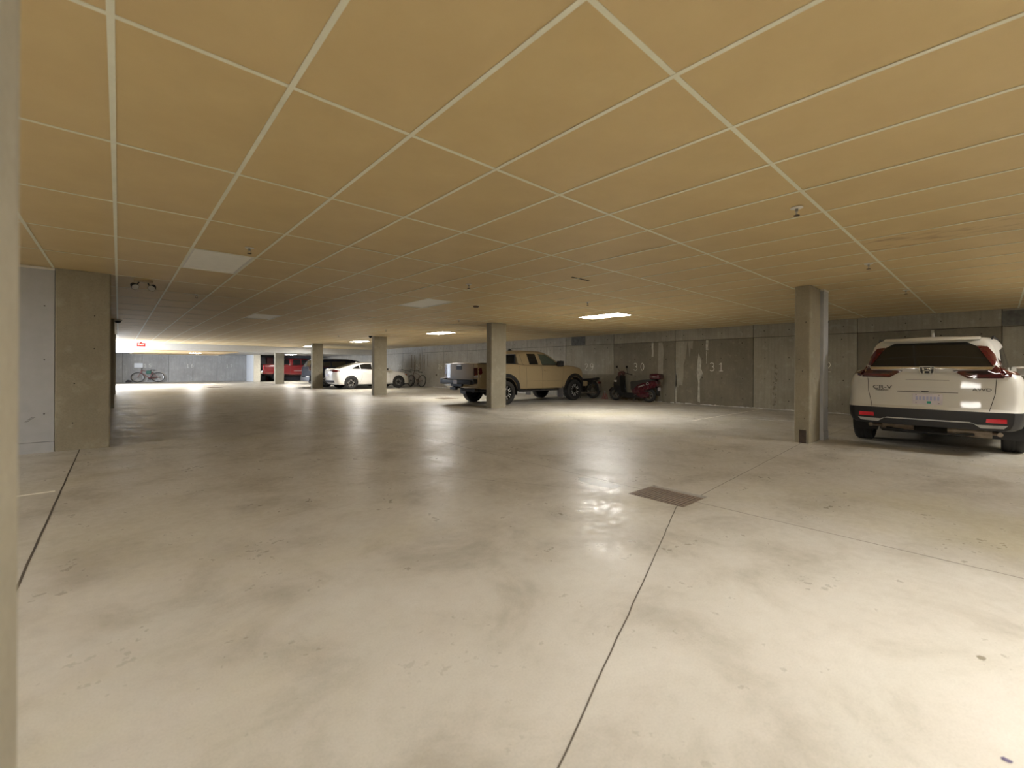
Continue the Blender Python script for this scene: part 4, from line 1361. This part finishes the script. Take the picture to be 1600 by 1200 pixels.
LOW_RP = [(0, .60, 1.34, .92), (.05, .59, 1.345, .94), (.2, .57, 1.345, .955), (1.9, .54, 1.33, .965), (2.1, .52, 1.29, .97), (3.6, .52, 1.28, .97), (4.0, .52, 1.29, .96), (4.7, .54, 1.24, .94), (5.1, .56, 1.17, .90), (5.25, .58, 1.08, .86), (5.3, .60, 1.0, .84)]
GH_RP = [(2.02, 1.2, 1.76, .82), (2.07, 1.2, 1.83, .83), (2.3, 1.2, 1.87, .84), (3.2, 1.2, 1.87, .84), (3.45, 1.2, 1.80, .84), (3.75, 1.2, 1.56, .84), (4.1, 1.2, 1.27, .83)]
rp = thing('pickup_truck', 'dark red pickup truck parked tail outward in the far bay', 'pickup', (8.32, 39.35, 0))
bv = build_car(rp, P_red, LOW_RP, GH_RP, SEC_BOX, 1.18, 4.55, .385, .26, .82, .47, M_silver, 'six', None, def_rp, bed=(.08, 1.96, .80, .72), sill=None, rimr=.225, under=(.44, .60))
for s, f in ((1, lambda p: p), (-1, mir)):
    sd = 'L' if s > 0 else 'R'
    patch(bv, [(2.30, 1.76), (2.85, 1.78), (2.85, 1.31), (2.26, 1.31)], sd, 'rear_door_window', M_glass_dk, rp)
    patch(bv, [(2.93, 1.78), (3.30, 1.77), (3.52, 1.62), (3.90, 1.31), (2.93, 1.31)], sd, 'front_door_window', M_glass_dk, rp)
    for xx in (2.02, 2.89, 3.96): seam(bv, [(xx, 1.26), (xx, .58)], sd, rp, .012)
    patch(bv, f([(.94, 1.25), (.94, .92), (.78, .92), (.78, 1.25)]), 'rear', 'tail_lamp', M_lamp_red, rp, .012, .03)
    patch(bv, [(.03, .92), (.03, 1.25), (.15, 1.25), (.15, .92)], sd, 'side_lamp', M_refl, rp, .010, .03)
    patch(bv, [(2.3, .82), (2.3, .86), (3.9, .86), (3.9, .82)], sd, 'side_moulding', M_silver, rp, .010, .02)
    b = NB(); bevbox(b, 3.72, 3.86, s * 1.05 - .10, s * 1.05 + .10, 1.33, 1.54, .025, 2); obj('wing_mirror', b, M_black_pl, rp, 40)
    b = NB(); box(b, .06, 1.95, s * .875 - .06, s * .875 + .06, 1.345, 1.36); obj('bed_rail_cap', b, M_chrome, rp)
    patch(bv, f([(.60, .95), (.90, .95), (.90, .78), (.60, .78)]), 'front', 'headlamp', M_lamp_cl, rp, .010, .03)
patch(bv, [(.70, 1.28), (.70, .84), (-.70, .84), (-.70, 1.28)], 'rear', 'tailgate_skin', simple('tailgate_daylight_grey', (.25, .24, .26), .3, .4), rp, .010, .02)  # grey colour stands in for daylight reflected on the red tailgate
patch(bv, [(.13, 1.20), (.13, 1.12), (-.13, 1.12), (-.13, 1.20)], 'rear', 'handle_bezel', M_black_pl, rp, .022, .02)
patch(bv, [(.70, 1.33), (.66, 1.74), (-.66, 1.74), (-.70, 1.33)], 'front', 'windscreen', M_glass_dk, rp)
b = NB(); box(b, 2.00, 2.018, -.68, .68, 1.36, 1.72); obj('rear_window', b, M_glass_dk, rp)
b = NB(); box(b, 1.99, 2.02, -.70, .70, 1.72, 1.75); box(b, 1.99, 2.02, -.70, .70, 1.33, 1.36); obj('window_frame', b, M_chrome, rp)
b = NB(); bevbox(b, -.20, .03, -.95, .95, .62, .82, .03, 2); obj('rear_bumper', b, M_chrome, rp, 40)
plate(rp, -.208, 0, .72, .28, .13, green=False)
b = NB(); bevbox(b, 5.10, 5.32, -.90, .90, .56, .74, .03, 2); obj('front_bumper', b, M_chrome, rp, 40)
b = NB(); bevbox(b, .3, 5.0, -.45, .45, .42, .58, .03, 1); obj('chassis_frame', b, M_under, rp)


# ------------------------------------------------------------------ two wheelers
def tyre_ring(R, r, m, parent, loc, name='wheel', seg=36):
    b = NB(); lathe(b, [(R + r * math.cos(a), r * math.sin(a)) for a in [2 * PI * k / 10 for k in range(10)]], seg, 'Y', closed=True)
    return obj(name, b, m, parent, 60, loc)


def bicycle(label, frame_m, R=.33, group=None, step=True):
    """x forward, front wheel at +x, leaning handled by the root."""
    t = thing('bicycle', label, 'bicycle', (0, 0, 0), 0, group)
    wb = 1.06
    for x in (0, wb):
        w = tyre_ring(R, .026, M_rubber, t, (x, 0, R + .026))
        b = NB(); lathe(b, [(R - .016, -.012), (R - .03, -.008), (R - .03, .008), (R - .016, .012)], 36, 'Y'); obj('rim', b, M_steel, w, 60)
        b = NB()
        for k in range(20):
            a = 2 * PI * k / 20; tube(b, [(0, .02 * (-1) ** k, 0), ((R - .025) * math.cos(a), 0, (R - .025) * math.sin(a))], .0018, 4, False)
        tag(obj('spokes', b, M_steel, w), kind='stuff')
        b = NB(); cyl(b, (0, 0, 0), .025, .10, 'Y', 10); obj('hub', b, M_black_pl, w, 40)
    z = R + .022
    bb = (.43, 0, .28); seat = (.28, 0, .80); ht = (.86, 0, .86); hb = (.90, 0, .70)
    b = NB()
    tube(b, [bb, (.31, 0, .72)], .016); tube(b, [(.32, 0, .70), ht], .015); tube(b, [bb, hb], .019); tube(b, [ht, hb], .02)
    for s in (-1, 1):
        tube(b, [(0, s * .06, z), (.38, s * .035, .29)], .010, 6); tube(b, [(0, s * .06, z), (.30, s * .02, .68)], .008, 6)
    obj('frame', b, frame_m, t, 50)
    b = NB()
    for s in (-1, 1): tube(b, [(wb, s * .06, z), (.93, s * .05, .66), (.90, 0, .68)], .012, 6)
    obj('fork', b, frame_m, t, 50)
    b = NB(); tube(b, [(.31, 0, .72), (.275, 0, .86)], .012); obj('seat_post', b, M_steel, t, 50)
    b = NB(); bevbox(b, .12, .40, -.06, .06, .86, .905, .018, 2); obj('saddle', b, M_black_pl, t, 50)
    b = NB(); tube(b, [ht, (.84, 0, .94), (.88, 0, .97)], .014); tube(b, [(.82, -.31, .99), (.87, -.12, .97), (.88, 0, .97), (.87, .12, .97), (.82, .31, .99)], .012)
    obj('handlebar', b, M_black_pl, t, 50)
    b = NB(); tube(b, [(.79, -.33, .99), (.83, -.22, .985)], .017); tube(b, [(.79, .33, .99), (.83, .22, .985)], .017); obj('grips', b, M_rubber, t, 50)
    b = NB(); lathe(b, [(.06, -.003), (.095, -.003), (.095, .003), (.06, .003)], 24, 'Y', (.43, -.045, .28), closed=True); tube(b, [(.43, -.07, .28), (.52, -.08, .14)], .009, 6); tube(b, [(.43, .06, .28), (.34, .07, .42)], .009, 6)
    obj('crankset', b, M_black_pl, t, 50)
    b = NB(); box(b, .49, .56, -.15, -.07, .125, .145); box(b, .30, .37, .06, .14, .41, .43); obj('pedals', b, M_black_pl, t)
    b = NB(); tube(b, [(.43, -.048, .37), (0, -.048, z + .045)], .004, 4); tube(b, [(.43, -.048, .19), (0, -.048, z - .045)], .004, 4); obj('chain', b, M_rust, t)
    return t


M_bk_red = simple('dull_red_frame', (.22, .045, .04), .4)
M_bk_grey = simple('grey_frame', (.14, .13, .13), .4)
M_bk_brown = simple('brown_frame', (.16, .10, .07), .4)
b1 = bicycle('mountain bicycle with green bag leaning on the far concrete wall under a white notice', M_bk_red)
b1.location = (2.12, 40.70, 0); b1.rotation_euler = (.10, 0, PI); b1.scale = (1.06, 1.06, 1.0)
b = NB(); bevbox(b, .34, .62, -.07, .07, .60, .84, .05, 2); obj('bag', b, simple('green_bag', (.05, .13, .10), .8), b1, 50)
b = NB(); tube(b, [(.50, -.05, .28), (.30, -.05, .34), (.05, -.05, .36)], .03, 8); obj('swing_arm', b, M_black_pl, b1, 50)
b2 = bicycle('bicycle with a large pale wheel leaning on the wall, nearer the tan pickup', M_bk_brown, group='bicycles by the wall ahead of the white sedan')
b2.location = (13.15, 22.52, 0); b2.rotation_euler = (.12, 0, PI / 2 + .12)
b3 = bicycle('dark bicycle seen almost end on between the sedan nose and the pale wheeled bicycle', M_bk_grey, group='bicycles by the wall ahead of the white sedan')
b3.location = (13.22, 23.98, 0); b3.rotation_euler = (.12, 0, PI / 2 - .05)

# small dark shoe-like bundle by the far wall
t = thing('rag_bundle', 'small dark bundle on the floor left of the far bicycle', 'bundle', (.52, 40.7, 0))
b = NB(); bmesh.ops.create_icosphere(b, subdivisions=2, radius=1)
for v in b.verts: v.co = Vector((v.co.x * .17, v.co.y * .1, max(0, v.co.z * .12 + .06 + .02 * math.sin(9 * v.co.x))))
obj('cloth', b, simple('dark_cloth', (.05, .045, .05), .9), t, 60)


def scooter(label, group=None):
    """x forward; rear axle at x=0."""
    t = thing('motor_scooter', label, 'scooter', (0, 0, 0), 0, group)
    M_mar = simple('maroon_plastic', (.06, .006, .012), .22, coat=.8)
    M_blk = simple('gloss_black', (.010, .010, .011), .25, coat=.4)
    R, r = .20, .052
    for x in (0, 1.30):
        w = tyre_ring(R, r, M_rubber, t, (x, 0, R + r))
        b = NB(); lathe(b, [(R - r + .006, -.03), (R - r - .012, -.03), (R - r - .012, .03), (R - r + .006, .03)], 28, 'Y', closed=True)
        for k in range(5):
            s = NB(); prism(s, [(-.016, .02), (.016, .02), (.010, R - r), (-.010, R - r)], -.022, .022); merge(b, s, Matrix.Rotation(2 * PI * k / 5, 4, 'Y'))
        cyl(b, (0, 0, 0), .035, .08, 'Y', 14)
        obj('rim', b, M_steel, w, 35)
    # front fender
    b = NB(); lathe(b, [(R + r + .022, -.062), (R + r + .03, -.03), (R + r + .034, 0), (R + r + .03, .03), (R + r + .022, .062)], 22, 'Y', (1.30, 0, .25), ang=(math.radians(15), math.radians(150)))
    bmesh.ops.solidify(b, geom=b.faces[:], thickness=.006)
    obj('front_fender', b, M_mar, t, 50)
    b = NB()
    for s in (-1, 1): tube(b, [(1.30, s * .085, .25), (1.20, s * .085, .52)], .018, 8)
    tube(b, [(1.20, 0, .48), (1.06, 0, .93)], .03, 10)
    obj('fork', b, M_blk, t, 50)
    # leg shield
    b = NB(); prism(b, [(1.22, .36), (1.30, .56), (1.28, .72), (1.14, .94), (1.00, .94), (1.04, .66), (1.00, .42), (.94, .30), (1.08, .26)], -.18, .18)
    bmesh.ops.bevel(b, geom=b.edges[:], offset=.02, segments=2, affect='EDGES'); obj('leg_shield', b, M_blk, t, 40)
    b = NB(); bevbox(b, 1.15, 1.25, .165, .19, .70, .77, .01, 2); obj('turn_signal', b, M_lamp_cl, t, 40)
    b = NB(); prism(b, [(.20, .15), (.95, .13), (1.10, .22), (1.12, .31), (.55, .31), (.40, .26)], -.14, .14); bmesh.ops.bevel(b, geom=b.edges[:], offset=.015, segments=2, affect='EDGES'); obj('footboard', b, M_blk, t, 40)
    # side body
    b = NB(); prism(b, [(.57, .30), (.60, .62), (.42, .70), (.05, .78), (-.30, .80), (-.38, .70), (-.26, .52), (.05, .46), (.25, .36), (.42, .26)], -.14, .14)
    bmesh.ops.bevel(b, geom=b.edges[:], offset=.03, segments=2, affect='EDGES'); sb = obj('side_body', b, M_mar, t, 40)
    b = NB()
    for s in (-1, 1):
        prism(b, [(.30, .52), (.34, .55), (.12, .64), (.08, .61)], s * .141, s * .149)
        lathe(b, [(.03, s * .141), (.055, s * .141), (.055, s * .149), (.03, s * .149)], 16, 'Y', (-.02, 0, .67), closed=True)
    obj('graphic_stripe', b, M_silver, sb)
    # engine case and belt cover
    b = NB(); prism(b, [(.50, .16), (.50, .30), (.30, .40), (.05, .40), (-.06, .33), (-.06, .20), (.10, .14)], .06, .13)
    bmesh.ops.bevel(b, geom=b.edges[:], offset=.02, segments=2, affect='EDGES'); cyl(b, (.02, .14, .26), .085, .02, 'Y', 18); obj('engine_case', b, M_mar, t, 40)
    b = NB(); bevbox(b, .0, .55, -.02, .12, .16, .42, .03, 1); obj('engine', b, M_under, t, 40)
    b = NB(); tube(b, [(.30, -.14, .2), (-.05, -.16, .24), (-.22, -.16, .30)], .04, 10); obj('muffler', b, M_under, t, 50)
    # seat
    b = NB(); prism(b, [(.62, .40), (.64, .74), (.40, .76), (.15, .80), (-.26, .84), (-.30, .78), (.0, .73), (.36, .64), (.50, .44)], -.148, .148)
    bmesh.ops.bevel(b, geom=b.edges[:], offset=.025, segments=2, affect='EDGES'); obj('seat', b, simple('seat_vinyl', (.02, .02, .018), .5), t, 40)
    # top case
    b = NB(); bevbox(b, -.46, -.08, -.18, .18, .82, 1.03, .07, 3); tcs = obj('top_case', b, M_mar, t, 40)
    b = NB(); bevbox(b, -.32, -.22, .178, .186, .895, .93, .003, 1); bevbox(b, -.40, -.14, .178, .184, .905, .914, .002, 1); obj('case_accent', b, M_silver, tcs)
    b = NB(); tube(b, [(-.05, .1, .80), (-.42, .1, .83)], .01, 6); tube(b, [(-.05, -.1, .80), (-.42, -.1, .83)], .01, 6); obj('rack', b, M_blk, t)
    # rear mudguard with plate
    b = NB(); prism(b, [(-.20, .62), (-.34, .50), (-.36, .24), (-.34, .24), (-.29, .48), (-.12, .58)], -.07, .07); obj('rear_mudguard', b, M_blk, t, 40)
    b = NB(); box(b, -.372, -.362, -.09, .09, .42, .54); obj('licence_plate', b, M_plate, t)
    b = NB(); bevbox(b, -.36, -.28, -.12, .12, .60, .68, .02, 2); obj('tail_lamp', b, M_lamp_red, t, 40)
    # headlamp cowl, handlebar, mirrors
    b = NB(); prism(b, [(1.16, .92), (1.18, 1.00), (1.10, 1.10), (1.00, 1.12), (.96, 1.02), (1.02, .92)], -.11, .11)
    bmesh.ops.bevel(b, geom=b.edges[:], offset=.025, segments=2, affect='EDGES'); hc = obj('headlamp_cowl', b, M_mar, t, 40)
    b = NB(); bevbox(b, 1.155, 1.185, -.07, .07, .95, 1.03, .015, 2); obj('headlamp_lens', b, M_lamp_cl, hc, 40)
    b = NB(); tube(b, [(.84, -.34, .96), (.96, -.2, 1.02), (1.02, 0, 1.04), (.96, .2, 1.02), (.84, .34, .96)], .016, 8); obj('handlebar', b, M_blk, t, 50)
    b = NB()
    for s in (-1, 1):
        tube(b, [(.95, s * .22, 1.04), (1.02, s * .27, 1.18), (1.06, s * .30, 1.25)], .007, 6)
    obj('mirror_stalk', b, M_blk, t, 50)
    b = NB()
    for s in (-1, 1):
        bevbox(b, 1.04, 1.065, s * .32 - .055, s * .32 + .055, 1.22, 1.31, .01, 2)
    obj('mirror', b, M_blk, t, 40)
    b = NB(); tube(b, [(.50, .05, .22), (.46, .20, .01)], .010, 6); tube(b, [(.30, -.10, .20), (.22, -.16, .01)], .012, 6); obj('kick_stand', b, M_silver, t, 50)
    b = NB(); tube(b, [(.48, .15, .24), (.32, .19, .30)], .012, 6); obj('kick_lever', b, M_chrome, t, 50)
    return t


# travelling +Y (front to the left in the view); its -X side is the side we see
sc1 = scooter('maroon and black motor scooter with round top case parked along the wall under number 30')
sc1.location = (13.28, 7.86, 0); sc1.rotation_euler = (0, 0, PI / 2 + .03)
sc1.scale = (1, 1, .94)


def motorcycle(label):
    t = thing('motorcycle', label, 'motorcycle')
    M_r = simple('dull_red_plastic', (.16, .02, .025), .35, coat=.4)
    for x in (0, 1.28):
        w = tyre_ring(.275, .055, M_rubber, t, (x, 0, .33))
        b = NB(); lathe(b, [(.235, -.03), (.215, -.02), (.215, .02), (.235, .03)], 28, 'Y', closed=True); cyl(b, (0, 0, 0), .05, .12, 'Y', 14); obj('rim', b, M_steel, w, 35)
        b = NB()
        for k in range(16):
            a = 2 * PI * k / 16; tube(b, [(0, .03 * (-1) ** k, 0), (.22 * math.cos(a), 0, .22 * math.sin(a))], .003, 4, False)
        tag(obj('spokes', b, M_steel, w), kind='stuff')
    b = NB(); lathe(b, [(.355, -.07), (.37, -.03), (.372, 0), (.37, .03), (.355, .07)], 20, 'Y', (0, 0, .33), ang=(math.radians(60), math.radians(185)))
    bmesh.ops.solidify(b, geom=b.faces[:], thickness=.006); obj('rear_fender', b, simple('tarnished_chrome', (.42, .38, .32), .35, .6), t, 50)
    b = NB(); lathe(b, [(.355, -.07), (.37, 0), (.355, .07)], 20, 'Y', (1.28, 0, .33), ang=(math.radians(30), math.radians(150)))
    bmesh.ops.solidify(b, geom=b.faces[:], thickness=.006); obj('front_fender', b, M_r, t, 50)
    b = NB(); prism(b, [(.48, .62), (.60, .82), (.95, .80), (.98, .68), (.70, .60)], -.12, .12); bmesh.ops.bevel(b, geom=b.edges[:], offset=.035, segments=2, affect='EDGES'); obj('fuel_tank', b, M_r, t, 40)
    b = NB(); prism(b, [(-.25, .72), (.0, .66), (.50, .66), (.52, .73), (.0, .76), (-.24, .80)], -.11, .11); bmesh.ops.bevel(b, geom=b.edges[:], offset=.02, segments=2, affect='EDGES'); obj('seat', b, M_black_pl, t, 40)
    b = NB(); bevbox(b, .42, .82, -.11, .11, .22, .52, .04, 2); obj('engine', b, M_under, t, 40)
    b = NB()
    for s in (-1, 1):
        tube(b, [(0, s * .10, .33), (.45, s * .10, .36)], .018, 8); tube(b, [(.02, s * .12, .36), (-.10, s * .12, .66)], .018, 8)
        tube(b, [(-.2, s * .10, .66), (.45, s * .10, .60), (.98, 0, .80)], .014, 8); tube(b, [(.45, s * .10, .6), (.5, s * .1, .24)], .014, 8)
    obj('frame', b, M_black_pl, t, 50)
    b = NB()
    for s in (-1, 1): tube(b, [(1.28, s * .09, .33), (1.05, s * .09, .88)], .02, 8)
    obj('fork', b, M_steel, t, 50)
    b = NB(); tube(b, [(.90, -.27, .98), (1.0, -.12, .96), (1.05, 0, .92), (1.0, .12, .96), (.90, .27, .98)], .012, 8); obj('handlebar', b, M_black_pl, t, 50)
    b = NB(); tube(b, [(.70, .13, .30), (.40, .16, .20), (-.30, .17, .24)], .032, 10); obj('exhaust_pipe', b, M_muffler, t, 50)
    b = NB(); lathe(b, [(.001, .12), (.05, .1), (.085, .02), (.085, 0), (.001, 0)], 20, 'X', (1.10, 0, .84)); obj('headlamp', b, M_chrome, t, 50)
    b = NB(); bevbox(b, -.36, -.28, -.05, .05, .56, .64, .01, 1); obj('tail_lamp', b, M_lamp_red, t)
    b = NB(); tube(b, [(.45, .1, .25), (.40, .26, .01)], .010, 6); obj('kick_stand', b, M_black_pl, t)
    return t


mc = motorcycle('small red and black motorcycle standing between the tan pickup nose and the wall')
mc.location = (13.33, 10.25, 0); mc.rotation_euler = (0, 0, PI / 2)

t = thing('jack_stand', 'small red jack stand on the floor by the wall behind the motorcycle wheel', 'jack stand', (13.45, 9.78, 0))
b = NB()
for sx, sy in ((-1, -1), (1, -1), (1, 1), (-1, 1)): tube(b, [(sx * .08, sy * .08, 0), (sx * .02, sy * .02, .20)], .010, 6)
for z, q in ((.01, .08), (.10, .05)): tube(b, [(-q, -q, z), (q, -q, z), (q, q, z), (-q, q, z), (-q, -q, z)], .006, 6)
obj('stand_legs', b, simple('jack_red', (.35, .05, .05), .5), t)
b = NB(); tube(b, [(0, 0, .12), (0, 0, .28)], .014, 8); bevbox(b, -.035, .035, -.02, .02, .27, .29, .004, 1); obj('ratchet_post', b, M_steel, t)
